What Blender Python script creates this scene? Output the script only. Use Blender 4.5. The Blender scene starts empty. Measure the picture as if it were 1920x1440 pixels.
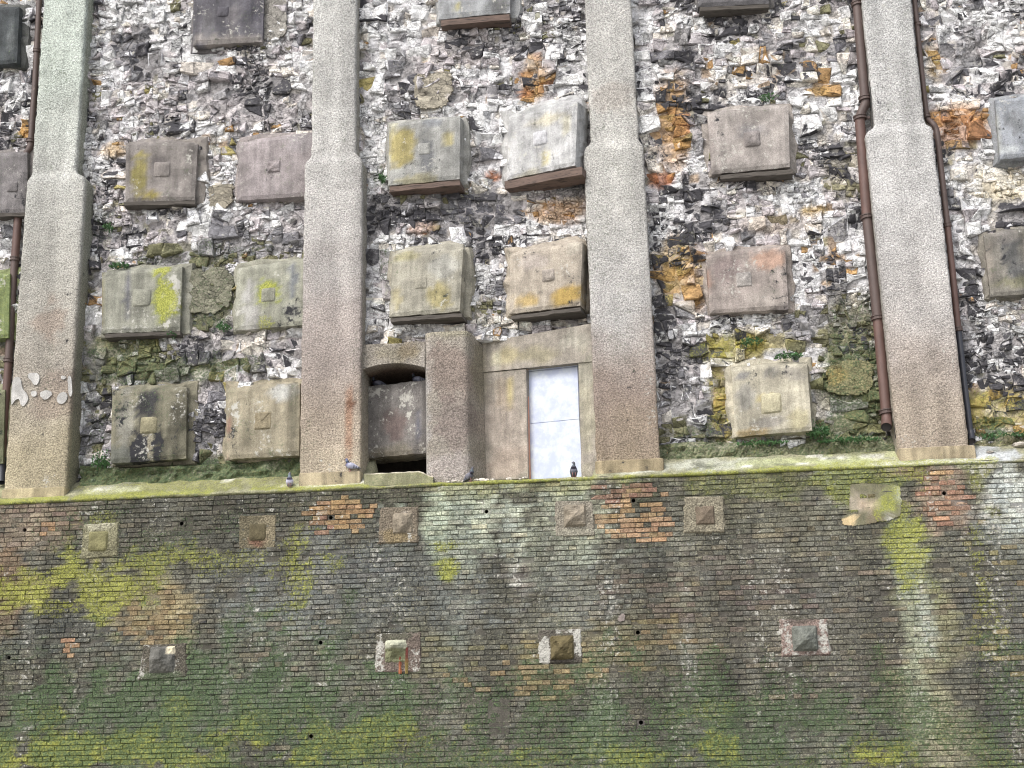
import bpy, math, random
import numpy as np
from mathutils import Vector, Matrix
random.seed(7)
RNG = np.random.default_rng(7)
R = math.radians
SC = bpy.context.scene
COLL = SC.collection

# ------------------------------------------------------------------ camera
F_PX = 2500.0                     # focal length in photo pixels (photo 1920 wide)
PITCH, YAW, ROLL = R(14.90), R(4.95), R(1.46)
EYE = np.array([0.0, -20.0, 1.6])
_d = np.array([-math.sin(YAW) * math.cos(PITCH), math.cos(YAW) * math.cos(PITCH), math.sin(PITCH)])
_r = np.cross(_d, [0, 0, 1]); _r /= np.linalg.norm(_r)
_u = np.cross(_r, _d)
RT = _r * math.cos(ROLL) - _u * math.sin(ROLL)
UP = _r * math.sin(ROLL) + _u * math.cos(ROLL)
cam_data = bpy.data.cameras.new('camera')
cam = bpy.data.objects.new('camera', cam_data); COLL.objects.link(cam)
cam_data.sensor_width = 36.0
cam_data.lens = 36.0 * F_PX / 1920.0
cam_data.clip_end = 2000
M3 = Matrix(((RT[0], UP[0], -_d[0]), (RT[1], UP[1], -_d[1]), (RT[2], UP[2], -_d[2])))
cam.matrix_world = Matrix.Translation(Vector(EYE)) @ M3.to_4x4()
SC.camera = cam

# ------------------------------------------------------------------ light
SUN_EL, SUN_AZ = R(47), R(-33)    # azimuth measured from the wall's normal, negative = from the left
world = bpy.data.worlds.new('World'); SC.world = world; world.use_nodes = True
wn = world.node_tree; wn.nodes.clear()
sky = wn.nodes.new('ShaderNodeTexSky'); sky.sky_type = 'NISHITA'; sky.sun_disc = False
sky.sun_elevation = SUN_EL; sky.sun_rotation = R(180) - SUN_AZ
sky.air_density = 1.0; sky.dust_density = 4.0; sky.ozone_density = 1.0
hsv = wn.nodes.new('ShaderNodeHueSaturation'); hsv.inputs['Saturation'].default_value = 0.42
bg = wn.nodes.new('ShaderNodeBackground'); bg.inputs['Strength'].default_value = 0.15
wo = wn.nodes.new('ShaderNodeOutputWorld')
wn.links.new(sky.outputs[0], hsv.inputs['Color']); wn.links.new(hsv.outputs[0], bg.inputs['Color'])
wn.links.new(bg.outputs[0], wo.inputs['Surface'])
sun_d = bpy.data.lights.new('sun', 'SUN'); sun_d.energy = 1.0; sun_d.angle = R(28); sun_d.color = (1.0, 0.97, 0.93)
sun = bpy.data.objects.new('sun', sun_d); COLL.objects.link(sun)
to_sun = Vector((math.sin(SUN_AZ) * math.cos(SUN_EL), -math.cos(SUN_AZ) * math.cos(SUN_EL), math.sin(SUN_EL)))
sun.rotation_euler = to_sun.to_track_quat('Z', 'Y').to_euler()
sun.location = (-20, -40, 50)
SC.view_settings.view_transform = 'Standard'; SC.view_settings.look = 'None'
SC.view_settings.gamma = 1.0; SC.view_settings.use_curve_mapping = False
SC.view_settings.exposure = 0.82
SC.cycles.filter_width = 1.1

# ------------------------------------------------------------------ helpers
def ray(px, py):
    return _d * F_PX + RT * (px - 960.0) + UP * (720.0 - py)
def at(px, py, Y=0.0):
    """the point of the plane y = Y that the photo shows at pixel (px, py)"""
    v = ray(px, py); t = (Y - EYE[1]) / v[1]
    return EYE + v * t
def at_plane(px, py, P, n):
    v = ray(px, py); t = np.dot(P - EYE, n) / np.dot(v, n)
    return EYE + v * t
def proj(P):
    P = np.asarray(P, float) - EYE
    z = P @ _d
    return 960 + F_PX * (P @ RT) / z, 720 - F_PX * (P @ UP) / z
PXM = 1.0 / 125.0
def S(r, g, b):
    def f(c):
        c /= 255.0
        return c / 12.92 if c <= 0.04045 else ((c + 0.055) / 1.055) ** 2.4
    return np.array([f(r), f(g), f(b)])
def _hash(ix, iy, s):
    h = (ix * 374761393 + iy * 668265263 + s * 974634777) & 0xFFFFFFFF
    h = ((h ^ (h >> 13)) * 1274126177) & 0xFFFFFFFF
    return ((h ^ (h >> 16)) & 0xFFFF) / 65535.0
def vnoise(x, y, s=0):
    x = np.asarray(x, float); y = np.asarray(y, float)
    ix = np.floor(x).astype(np.int64); iy = np.floor(y).astype(np.int64)
    fx = x - ix; fy = y - iy
    fx = fx * fx * (3 - 2 * fx); fy = fy * fy * (3 - 2 * fy)
    a = _hash(ix, iy, s); b = _hash(ix + 1, iy, s); c = _hash(ix, iy + 1, s); d = _hash(ix + 1, iy + 1, s)
    return (a * (1 - fx) + b * fx) * (1 - fy) + (c * (1 - fx) + d * fx) * fy
def fbm(x, y, s=0, o=4):
    t = 0; a = 0.5; n = 0
    for k in range(o):
        t = t + a * vnoise(np.asarray(x) * 2 ** k, np.asarray(y) * 2 ** k, s + 17 * k); n += a; a *= 0.5
    return t / n

class Paint:
    """stains that belong to a wall: ellipses in wall coordinates (X, Z) with ragged rims"""
    def __init__(self, Y, base, wear=(0, 0, 0, 0), ragged=0.45, nscale=2.2):
        self.Y = Y; self.base = np.array(base, float); self.wear = np.array(wear, float)
        self.items = []; self.ragged = ragged; self.ns = nscale; self.grad = None; self.sat = 0.8; self.gain = 1.0
    def vgrad(self, px, stops):
        self.grad = ([at(px, y, self.Y)[2] for y, c in stops][::-1], [c for y, c in stops][::-1]); return self
    def blob(self, px, py, rx, ry, col=None, k=1.0, moss=0, algae=0, lichen=0, soot=0, soft=0.55):
        P = at(px, py, self.Y)
        self.items.append((P[0], P[2], rx * PXM, ry * PXM, None if col is None else np.array(col, float), k,
                           np.array([moss, algae, lichen, soot], float), soft)); return self
    def __call__(self, X, Z, brickmix=None):
        X = np.asarray(X, float); Z = np.asarray(Z, float)
        if self.grad:
            zs, cs = self.grad; cs = np.array(cs)
            zz = Z + (fbm(X * 1.7, Z * 1.7, 91) - 0.5) * 0.9
            col = np.stack([np.interp(zz, zs, cs[:, i]) for i in range(3)], -1)
        else:
            col = np.tile(self.base, X.shape + (1,))
        wear = np.tile(self.wear, X.shape + (1,))
        nz = (fbm(X * self.ns, Z * self.ns, 5) - 0.5) * 2 * self.ragged * 1.6
        n2 = (fbm(X * self.ns * 4, Z * self.ns * 4, 6) - 0.5) * 2 * self.ragged
        for (x, z, rx, rz, c, k, w, soft) in self.items:
            d = np.sqrt(((X - x) / rx) ** 2 + ((Z - z) / rz) ** 2) + nz + n2
            a = np.clip((1.0 + soft * 0.5 - d) / soft, 0, 1); a = a * a * (3 - 2 * a)
            if c is not None:
                aa = a * k
                col = col * (1 - aa[..., None]) + c * aa[..., None]
            if w.any():
                wear = np.maximum(wear, a[..., None] * w)
        lum = col @ np.array([.3, .59, .11])
        col = (lum[..., None] + (col - lum[..., None]) * self.sat) * self.gain
        return col, wear

class MB:
    def __init__(self):
        self.v = []; self.f = []; self.c = []; self.w = []; self.n = 0; self.mi = []
    def add(self, verts, faces, col=(0.3, 0.3, 0.3), wear=(0, 0, 0, 0), mi=0):
        verts = np.asarray(verts, float); k = len(verts)
        self.v.append(verts); b = self.n
        self.f.extend([tuple(i + b for i in f) for f in faces])
        self.mi.extend([mi] * len(faces))
        col = np.asarray(col, float); wear = np.asarray(wear, float)
        self.c.append(np.broadcast_to(col, (k, 3)) if col.ndim == 1 else col)
        self.w.append(np.broadcast_to(wear, (k, 4)) if wear.ndim == 1 else wear)
        self.n += k
    def build(self, name, mats, parent=None, smooth=False, loc=None):
        me = bpy.data.meshes.new(name)
        V = np.concatenate(self.v)
        if loc is not None: V = V - np.asarray(loc)
        me.from_pydata(V.tolist(), [], self.f)
        C = np.concatenate([np.concatenate(self.c), np.ones((self.n, 1))], 1).astype(np.float32)
        W = np.concatenate(self.w).astype(np.float32)
        a = me.attributes.new('Col', 'FLOAT_COLOR', 'POINT'); a.data.foreach_set('color', C.ravel())
        a = me.attributes.new('Wear', 'FLOAT_COLOR', 'POINT'); a.data.foreach_set('color', W.ravel())
        for m in (mats if isinstance(mats, (list, tuple)) else [mats]): me.materials.append(m)
        if any(self.mi): me.polygons.foreach_set('material_index', self.mi)
        if smooth: me.polygons.foreach_set('use_smooth', [True] * len(me.polygons))
        me.update()
        o = bpy.data.objects.new(name, me); COLL.objects.link(o)
        if parent is not None: o.parent = parent
        if loc is not None: o.location = loc
        return o
def thing(name, label, cat, loc=(0, 0, 0), group=None):
    o = bpy.data.objects.new(name, None); COLL.objects.link(o); o.location = loc
    o.empty_display_size = 0.2
    tag(o, label, cat, group); return o
def tag(o, label=None, cat=None, group=None, kind=None):
    if label: o['label'] = label
    if cat: o['category'] = cat
    if group: o['group'] = group
    if kind: o['kind'] = kind
    return o
def grid_faces(nu, nv, off=0):
    """faces of a grid of nu x nv verts, row-major in v rows of nu"""
    f = []
    for j in range(nv - 1):
        for i in range(nu - 1):
            a = off + j * nu + i
            f.append((a, a + 1, a + 1 + nu, a + nu))
    return f

# ------------------------------------------------------------------ materials
def sn(nt, t, **kw):
    n = nt.nodes.new('ShaderNode' + t)
    for k, v in kw.items():
        if k.startswith('_'): setattr(n, k[1:], v)
        else: n.inputs[k.replace('__', ' ')].default_value = v
    return n
def mathn(nt, op, a, b=None, c=None, clamp=False):
    n = nt.nodes.new('ShaderNodeMath'); n.operation = op; n.use_clamp = clamp
    for i, x in enumerate((a, b, c)):
        if x is None: continue
        if isinstance(x, (int, float)): n.inputs[i].default_value = x
        else: nt.links.new(x, n.inputs[i])
    return n.outputs[0]
def mixc(nt, fac, a, b, blend='MIX'):
    n = nt.nodes.new('ShaderNodeMix'); n.data_type = 'RGBA'; n.blend_type = blend; n.clamp_factor = True
    for i, x in ((0, fac), (6, a), (7, b)):
        if isinstance(x, (int, float)): n.inputs[i].default_value = x
        elif isinstance(x, (tuple, list, np.ndarray)): n.inputs[i].default_value = tuple(x) + ((1,) if len(x) == 3 else ())
        else: nt.links.new(x, n.inputs[i])
    return n.outputs[2]
def noise(nt, pos, scale, detail=4, rough=0.6, stretch=None, dist=0.0):
    if stretch:
        m = nt.nodes.new('ShaderNodeMapping'); m.inputs['Scale'].default_value = stretch
        nt.links.new(pos, m.inputs['Vector']); pos = m.outputs[0]
    n = sn(nt, 'TexNoise', Scale=scale, Detail=detail, Roughness=rough, Distortion=dist)
    nt.links.new(pos, n.inputs['Vector']); return n.outputs[0]
def smooth(nt, v, lo, hi):
    n = nt.nodes.new('ShaderNodeMapRange'); n.interpolation_type = 'SMOOTHSTEP'
    nt.links.new(v, n.inputs[0]); n.inputs[1].default_value = lo; n.inputs[2].default_value = hi
    return n.outputs[0]
def masonry(name, var=0.30, vscale=5, grain=0.25, gscale=70, speck=0.0, speckcol=(0.5, 0.48, 0.4), streak=0.0,
            bump=0.6, bdist=0.01, bscale=60, peb=0.0, pscale=45, rough=0.92, finec=0.0, sootcol=(0.03, 0.03, 0.034), soot_scale=9, crack=0.0):
    m = bpy.data.materials.new(name); m.use_nodes = True; nt = m.node_tree; nt.nodes.clear()
    L = nt.links
    out = sn(nt, 'OutputMaterial'); bs = sn(nt, 'BsdfPrincipled', Roughness=rough)
    bs.inputs['Specular IOR Level'].default_value = 0.25
    L.new(bs.outputs[0], out.inputs[0])
    geo = sn(nt, 'NewGeometry'); pos = geo.outputs['Position']
    ac = sn(nt, 'Attribute', _attribute_name='Col'); aw = sn(nt, 'Attribute', _attribute_name='Wear')
    sep = sn(nt, 'SeparateColor'); L.new(aw.outputs['Color'], sep.inputs[0])
    moss, algae, lich, soot = sep.outputs[0], sep.outputs[1], sep.outputs[2], aw.outputs['Alpha']
    n1 = noise(nt, pos, vscale, 6, 0.62)
    nf = noise(nt, pos, gscale, 3, 0.65)
    col = ac.outputs['Color']
    f1 = mathn(nt, 'MULTIPLY_ADD', smooth(nt, n1, .30, .70), var * 2, 1 - var)
    f2 = mathn(nt, 'MULTIPLY_ADD', smooth(nt, nf, .30, .70), grain * 2, 1 - grain)
    f = mathn(nt, 'MAXIMUM', mathn(nt, 'MULTIPLY', f1, f2), 0.12)
    if streak:
        ns = noise(nt, pos, 14, 5, 0.65, stretch=(1, 1, 0.07))
        f = mathn(nt, 'MULTIPLY', f, mathn(nt, 'MULTIPLY_ADD', ns, streak * 3, 1 - streak * 1.5))
    cmb = sn(nt, 'CombineColor')
    for i in range(3): L.new(f, cmb.inputs[i])
    col = mixc(nt, 1.0, col, cmb.outputs[0], 'MULTIPLY')
    ck = None
    if crack:
        wv = sn(nt, 'TexNoise', Scale=9, Detail=3, Roughness=0.6); L.new(pos, wv.inputs['Vector'])
        va = sn(nt, 'VectorMath', _operation='MULTIPLY_ADD'); L.new(wv.outputs['Color'], va.inputs[0]); va.inputs[1].default_value = (.09, .09, .09); L.new(pos, va.inputs[2])
        hs = []
        for sc_, wd_, am_ in ((7.5, .045, .55), (17, .07, .5)):
            mp = sn(nt, 'Mapping'); mp.inputs['Scale'].default_value = (.8, 1, 1.15); L.new(va.outputs[0], mp.inputs['Vector'])
            e_ = sn(nt, 'TexVoronoi', _feature='DISTANCE_TO_EDGE', Scale=sc_); L.new(mp.outputs[0], e_.inputs['Vector'])
            c_ = sn(nt, 'TexVoronoi', Scale=sc_); L.new(mp.outputs[0], c_.inputs['Vector'])
            sx = sn(nt, 'SeparateColor'); L.new(c_.outputs['Color'], sx.inputs[0])
            ln = smooth(nt, e_.outputs[0], 0.0, wd_)
            brk = smooth(nt, noise(nt, pos, 5, 3, .6), .36, .56)
            ln = mathn(nt, 'MULTIPLY_ADD', mathn(nt, 'MULTIPLY', mathn(nt, 'SUBTRACT', 1.0, ln), brk), -crack * am_ * 1.4, 1.0)
            val = mathn(nt, 'MULTIPLY_ADD', sx.outputs[0], crack * am_ * 1.2, 1 - crack * am_ * .6)
            f_ = mathn(nt, 'MAXIMUM', mathn(nt, 'MULTIPLY', ln, val), .1)
            cb = sn(nt, 'CombineColor')
            for i in range(3): L.new(f_, cb.inputs[i])
            col = mixc(nt, 1.0, col, cb.outputs[0], 'MULTIPLY')
            hs.append(mathn(nt, 'MULTIPLY', mathn(nt, 'ADD', ln, sx.outputs[1]), am_))
        ck = mathn(nt, 'ADD', hs[0], hs[1])
    # soot
    nsx = noise(nt, pos, soot_scale, 7, 0.68, dist=0.3)
    t = mathn(nt, 'MULTIPLY_ADD', soot, 0.62, mathn(nt, 'ADD', nsx, -0.31))
    col = mixc(nt, smooth(nt, t, 0.44, 0.58), col, sootcol)
    # pale lichen crust
    nl = noise(nt, pos, 16, 6, 0.72)
    t = mathn(nt, 'MULTIPLY_ADD', lich, 0.62, mathn(nt, 'ADD', nl, -0.31))
    col = mixc(nt, smooth(nt, t, 0.46, 0.60), col, (0.46, 0.45, 0.41))
    if speck:
        v = sn(nt, 'TexNoise', Scale=38, Detail=5, Roughness=0.75); L.new(pos, v.inputs['Vector'])
        big = noise(nt, pos, 1.3, 3, 0.6)
        tt = mathn(nt, 'MULTIPLY_ADD', big, 0.22, mathn(nt, 'ADD', v.outputs[0], -0.11))
        col = mixc(nt, mathn(nt, 'MULTIPLY', smooth(nt, tt, 0.55, 0.68), speck), col, speckcol)
    if finec:
        f3 = mathn(nt, 'MULTIPLY_ADD', smooth(nt, noise(nt, pos, 24, 6, .78), .36, .64), finec * 2, 1 - finec)
        cb3 = sn(nt, 'CombineColor')
        for i in range(3): L.new(f3, cb3.inputs[i])
        col = mixc(nt, 1.0, col, cb3.outputs[0], 'MULTIPLY')
    # algae film and moss cushions
    na = noise(nt, pos, 12, 8, 0.76)
    nb = noise(nt, pos, 60, 3, 0.6)
    gcol = mixc(nt, smooth(nt, nb, 0.35, 0.65), (0.16, 0.175, 0.03), (0.46, 0.47, 0.11))
    na = mathn(nt, 'ADD', mathn(nt, 'MULTIPLY', na, .6), mathn(nt, 'MULTIPLY', smooth(nt, noise(nt, pos, 34, 4, .7), .2, .8), .4))
    t = mathn(nt, 'MULTIPLY_ADD', algae, 0.60, mathn(nt, 'ADD', na, -0.30))
    am = mathn(nt, 'MULTIPLY', smooth(nt, t, 0.38, 0.72), .86)
    col = mixc(nt, am, col, gcol)
    nm = noise(nt, pos, 9, 8, 0.76)
    mcol = mixc(nt, smooth(nt, nb, 0.35, 0.68), (0.036, 0.062, 0.034), (0.135, 0.190, 0.090))
    nm = mathn(nt, 'ADD', mathn(nt, 'MULTIPLY', nm, .6), mathn(nt, 'MULTIPLY', smooth(nt, noise(nt, pos, 30, 4, .7), .2, .8), .4))
    t = mathn(nt, 'MULTIPLY_ADD', moss, 0.60, mathn(nt, 'ADD', nm, -0.30))
    mm = smooth(nt, t, 0.40, 0.66)
    col = mixc(nt, mathn(nt, 'MULTIPLY', mm, 0.88), col, mcol)
    L.new(col, bs.inputs['Base Color'])
    # relief
    h = noise(nt, pos, bscale, 5, 0.7)
    if peb:
        vo = sn(nt, 'TexVoronoi', Scale=pscale); L.new(pos, vo.inputs['Vector'])
        wob = noise(nt, pos, 24, 4, 0.6)
        h = mathn(nt, 'ADD', mathn(nt, 'MULTIPLY', vo.outputs['Distance'], -peb), mathn(nt, 'MULTIPLY', mathn(nt, 'ADD', h, wob), 1.0))
    h = mathn(nt, 'MULTIPLY_ADD', mathn(nt, 'MULTIPLY', mathn(nt, 'MAXIMUM', mm, am), nb), 0.8, h)
    if ck is not None: h = mathn(nt, 'ADD', ck, mathn(nt, 'MULTIPLY', h, .55))
    b = sn(nt, 'Bump', Strength=bump, Distance=bdist); L.new(h, b.inputs['Height']); L.new(b.outputs[0], bs.inputs['Normal'])
    return m
M_BRICK = masonry('weathered brick', var=0.24, vscale=8, grain=0.34, gscale=48, speck=.65, speckcol=S(160, 157, 130), bump=1.0, bdist=0.018, bscale=34, finec=.17)
M_MORTAR = masonry('dark mortar', var=0.25, grain=0.2, speck=0.3, bump=0.8)
M_STONE = masonry('chalk and flint', var=0.16, vscale=9, grain=0.16, gscale=48, bump=0.9, bdist=0.035, bscale=22, soot_scale=5.5, rough=0.85, crack=0.62, sootcol=S(74, 73, 77))
M_CONC = masonry('old concrete', var=0.22, vscale=5, grain=0.24, gscale=65, streak=0.30, bump=0.8, bdist=0.012, bscale=48)
M_ROUGH = masonry('roughcast', var=0.10, vscale=3, grain=0.42, gscale=40, bump=1.0, bdist=0.022, bscale=40, peb=0.5, pscale=48)
M_PAD = masonry('pebbly concrete pad', var=0.2, vscale=9, grain=0.5, gscale=42, bump=1.0, bdist=0.02, bscale=45, peb=0.7, pscale=38)
M_LEDGE = masonry('mossy ledge', var=0.25, vscale=5, grain=0.3, gscale=40, bump=0.9, bdist=0.015, bscale=30)

def simple(name, col, rough=0.6, var=0.3, scale=12, bump=0.2, metal=0.0, second=None, sec_lo=0.55, sec_w=.1, stretch=None, attr=False, spec=0.5):
    m = bpy.data.materials.new(name); m.use_nodes = True; nt = m.node_tree; nt.nodes.clear(); L = nt.links
    out = sn(nt, 'OutputMaterial'); bs = sn(nt, 'BsdfPrincipled', Roughness=rough, Metallic=metal); L.new(bs.outputs[0], out.inputs[0])
    bs.inputs['Specular IOR Level'].default_value = spec
    pos = sn(nt, 'NewGeometry').outputs['Position']
    n = noise(nt, pos, scale, 6, 0.65, stretch)
    f = mathn(nt, 'MULTIPLY_ADD', n, var * 3, 1 - var * 1.5)
    cmb = sn(nt, 'CombineColor')
    for i in range(3): L.new(f, cmb.inputs[i])
    src = sn(nt, 'Attribute', _attribute_name='Col').outputs['Color'] if attr else tuple(col)
    c = mixc(nt, 1.0, src, cmb.outputs[0], 'MULTIPLY')
    if second is not None:
        n2 = noise(nt, pos, scale * 2.3, 7, 0.7, stretch)
        c = mixc(nt, smooth(nt, n2, sec_lo, sec_lo + sec_w), c, tuple(second))
    L.new(c, bs.inputs['Base Color'])
    if bump:
        b = sn(nt, 'Bump', Strength=bump, Distance=0.006); L.new(noise(nt, pos, scale * 4, 4, 0.6), b.inputs['Height']); L.new(b.outputs[0], bs.inputs['Normal'])
    return m
M_IRON = simple('rusty painted iron', S(80, 66, 62), 0.6, 0.35, 9, 0.3, 0, S(135, 120, 112), 0.62, stretch=(1, 1, 0.35))
M_IRON_RED = simple('rusty red iron', S(90, 68, 62), 0.6, 0.35, 9, 0.3, 0, S(85, 62, 58), 0.58, stretch=(1, 1, 0.35))
M_BLACK = simple('black plastic', S(52, 54, 62), 0.45, 0.15, 10, 0.0)
M_GAP_SHADOW = simple('dark cable', S(40, 38, 38), 0.7, 0.2, 10, 0.0)  # colour of the dark line that stands in for a gap shadow
M_TIMBER = simple('old timber', S(100, 84, 76), 0.85, 0.5, 7, 0.9, 0, S(58, 50, 47), 0.52, stretch=(0.25, 1, 4))
M_UNDER_SHADE = simple('grey underside shade', S(84, 79, 74), 0.9, 0.5, 7, 0.9, 0, S(58, 54, 50), 0.52, stretch=(0.25, 1, 4))  # thin strips under blocks, standing in for their underside shadow
M_PANEL = simple('white sheet panel', S(170, 178, 202), 0.35, 0.03, 2.0, 0.03, 0, S(198, 205, 211), 0.36, sec_w=.3)  # bluish cloud blotches: sky reflection painted into the colour
M_EDGE = simple('orange brown strip', S(196, 138, 112), 0.6, 0.2, 12, 0.1)
M_VOID = simple('dark inner shade', S(46, 43, 44), 0.95, 0.3, 6, 0.5)  # discs in the pipe mouths: inner shade painted as dark colour
M_FEATHER = simple('feathers', (0.3, 0.3, 0.3), 0.6, 0.18, 40, 0.3, attr=True)
M_LEAF = simple('green leaves', S(62, 98, 56), 0.6, 0.4, 30, 0.0, 0, S(110, 130, 70), 0.6)
M_SCRATCH = simple('scratched lettering', S(136, 132, 130), 0.9, 0.4, 60, 0.0)
M_GROUND = masonry('promenade concrete', var=0.2, vscale=1.2, grain=0.2, gscale=30, bump=0.4)

# ------------------------------------------------------------------ ground
g = MB(); s = 400
g.add([(-s, -s, 0), (s, -s, 0), (s, 40, 0), (-s, 40, 0)], [(0, 1, 2, 3)], S(150, 148, 142))
tag(g.build('ground', M_GROUND), kind='structure')

# ================================================================== brick wall
BW = thing('brick_wall', 'long weathered brick retaining wall streaked with moss and algae below the ledge', 'wall', (0, 0, 0)); BW['kind'] = 'thing'
ZL0 = at(0, 940, 0.0)[2]; ZL1 = at(1920, 859, 0.0)[2]; XL0 = at(0, 940, 0.0)[0]; XL1 = at(1920, 859, 0.0)[0]
def ledge_z(X): return ZL0 + (ZL1 - ZL0) * (np.asarray(X) - XL0) / (XL1 - XL0)
ZLM = (ZL0 + ZL1) / 2
BP = Paint(0.0, S(84, 80, 70), (0.07, 0.03, 0.18, 0.10)); BP.sat = .62; BP.ragged = .8; BP.ns = 2.6
B = BP.blob
# large weather zones
B(960, 930, 1300, 40, S(74, 70, 56), 0.65, moss=0.30)
B(700, 1110, 330, 110, S(98, 99, 97), 0.75)
B(1100, 1120, 160, 90, S(98, 98, 94), 0.6)
B(1420, 1040, 180, 60, S(104, 98, 88), 0.6)
B(1500, 1130, 220, 70, S(92, 86, 80), 0.6)
B(150, 1180, 190, 50, S(82, 82, 78), 0.8)
B(60, 985, 85, 60, S(126, 106, 86), 0.9)
B(480, 945, 240, 40, S(70, 66, 58), 0.7, moss=0.1)
B(1040, 975, 120, 75, S(136, 138, 118), 0.7)
B(915, 970, 115, 62, S(155, 158, 138), 0.95, lichen=0.15)
B(820, 975, 30, 60, S(140, 148, 125), 0.8)
B(1500, 965, 130, 60, S(104, 98, 80), 0.7, moss=0.1)
B(1420, 905, 320, 28, S(105, 105, 58), 0.7, algae=0.35)
B(1640, 905, 120, 40, S(104, 112, 58), 0.8, algae=0.45)
B(1000, 905, 220, 20, S(122, 120, 80), 0.8, algae=0.15)
B(1770, 935, 80, 75, S(135, 108, 88), 0.9)
B(1885, 930, 75, 75, S(158, 160, 157), 0.95, lichen=0.3)
B(1880, 1010, 60, 40, S(120, 122, 116), 0.6)
B(1832, 900, 24, 60, S(120, 118, 62), 0.8, algae=0.45)
B(600, 1085, 120, 60, S(92, 92, 92), 0.6)
B(1560, 1240, 300, 120, S(82, 76, 68), 0.6)
B(1860, 1150, 70, 120, S(78, 76, 74), 0.7)
B(295, 1160, 75, 65, S(138, 116, 68), 0.85)
B(15, 1110, 40, 70, S(128, 92, 58), 0.6)
B(790, 1230, 90, 60, S(98, 94, 70), 0.6)
B(1060, 1240, 110, 60, S(110, 98, 58), 0.6)
B(1240, 1180, 90, 70, S(100, 90, 62), 0.7)
B(1745, 1200, 55, 120, S(118, 112, 72), 0.75, algae=0.12)
B(1770, 1370, 75, 110, S(120, 112, 82), 0.8, algae=0.1)
B(1870, 1380, 50, 110, S(68, 66, 62), 0.9)
B(1130, 1370, 40, 80, S(100, 116, 82), 0.6, moss=0.45)
B(1420, 1200, 140, 50, S(92, 86, 76), 0.6)
# green growth towards the foot
B(960, 1420, 1300, 150, None, moss=0.58, soft=1.1)
B(350, 1340, 420, 120, S(92, 104, 78), .6, moss=0.66, soft=0.9)
B(800, 1330, 300, 90, None, moss=0.5, soft=0.9)
B(500, 1200, 300, 70, None, moss=0.36, soft=.9)
B(1100, 1300, 200, 70, None, moss=0.46, soft=.9)
B(1420, 1390, 300, 60, S(88, 98, 76), .5, moss=0.6, soft=.9)
B(960, 1470, 1300, 75, None, algae=0.42, soft=0.9)
B(150, 1400, 200, 45, None, algae=0.48, soft=0.8)
B(420, 1380, 140, 50, None, algae=0.45, soft=0.8)
B(760, 1400, 160, 50, None, algae=0.42, soft=0.8)
B(1350, 1330, 220, 100, None, moss=0.42, soft=0.9)
B(1200, 1420, 130, 40, None, algae=0.38, soft=0.8)
B(1600, 1410, 120, 40, None, algae=0.40, soft=0.8)
B(900, 1290, 300, 60, None, moss=0.36, soft=0.9)
B(240, 1010, 180, 60, None, moss=0.40)
B(1080, 1010, 420, 30, None, moss=0.28)
# lime and yellow algae films
B(170, 1085, 85, 62, S(132, 130, 72), 0.6, algae=0.64)
B(55, 1108, 70, 30, S(140, 130, 55), 0.6, algae=0.66)
B(120, 1135, 80, 25, None, algae=0.55)
B(325, 1040, 90, 22, None, algae=0.52)
B(400, 1060, 160, 25, None, algae=0.38)
B(545, 1065, 40, 70, None, algae=0.45)
B(190, 972, 35, 12, None, algae=0.50)
B(838, 1075, 22, 25, S(130, 140, 60), 0.7, algae=0.70)
B(835, 1023, 25, 8, None, algae=0.62)
B(1700, 1010, 32, 70, S(132, 142, 84), 0.7, algae=0.60)
B(1730, 1070, 28, 80, S(125, 130, 88), 0.7, algae=0.32, lichen=0.2)
B(1855, 1080, 50, 120, None, algae=0.30)
B(1850, 1200, 60, 80, None, algae=0.25)
B(1650, 930, 70, 40, None, algae=0.5)
# mineral blooms
B(1728, 1110, 16, 60, None, lichen=0.35)
B(968, 1085, 10, 25, S(150, 138, 132), 0.9, lichen=0.55)
B(955, 985, 26, 40, S(150, 152, 142), 0.7, lichen=0.25)
B(720, 1030, 60, 20, None, lichen=0.25)
B(935, 1345, 24, 45, S(74, 68, 62), 0.95)
B(580, 1372, 42, 30, S(86, 82, 82), 0.95)
B(1205, 1365, 45, 25, S(84, 76, 74), 0.9)
B(960, 1075, 34, 40, S(92, 80, 76), 0.8)
for (px, py, rx, ry, c, k, w_) in ((1740, 1290, 40, 190, S(126, 120, 86), .7, dict(algae=.2)), (1775, 1400, 50, 120, S(128, 120, 92), .7, dict()), (1712, 1180, 18, 170, S(128, 134, 112), .6, dict(lichen=.3)), (1735, 1130, 12, 90, S(150, 152, 140), .7, dict(lichen=.4)),
        (1310, 1290, 6, 80, None, 1, dict(lichen=.42)), (1342, 1280, 5, 70, None, 1, dict(lichen=.4)), (955, 1010, 22, 90, S(132, 136, 124), .6, dict(lichen=.3)), (880, 1030, 16, 80, S(124, 130, 112), .6, dict()), (1020, 1030, 30, 60, S(124, 124, 106), .6, dict()),
        (840, 1330, 14, 90, S(100, 106, 88), .6, dict(lichen=.22)), (800, 1320, 8, 90, None, 1, dict(lichen=.3)), (1290, 1220, 10, 80, S(110, 108, 100), .6, dict(lichen=.25)), (1880, 1240, 30, 200, S(84, 80, 76), .7, dict()), (640, 1280, 30, 120, S(92, 94, 80), .5, dict(lichen=.2)), (480, 1290, 40, 90, S(84, 92, 78), .5, dict(moss=.4)), (1040, 1100, 30, 120, S(106, 106, 98), .6, dict(lichen=.2)), (860, 1110, 24, 120, S(104, 106, 98), .6, dict(lichen=.2)), (270, 1090, 40, 60, S(116, 112, 80), .5, dict(algae=.35))):
    B(px, py, rx, ry, c, k, soft=.9, **w_)
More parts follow.
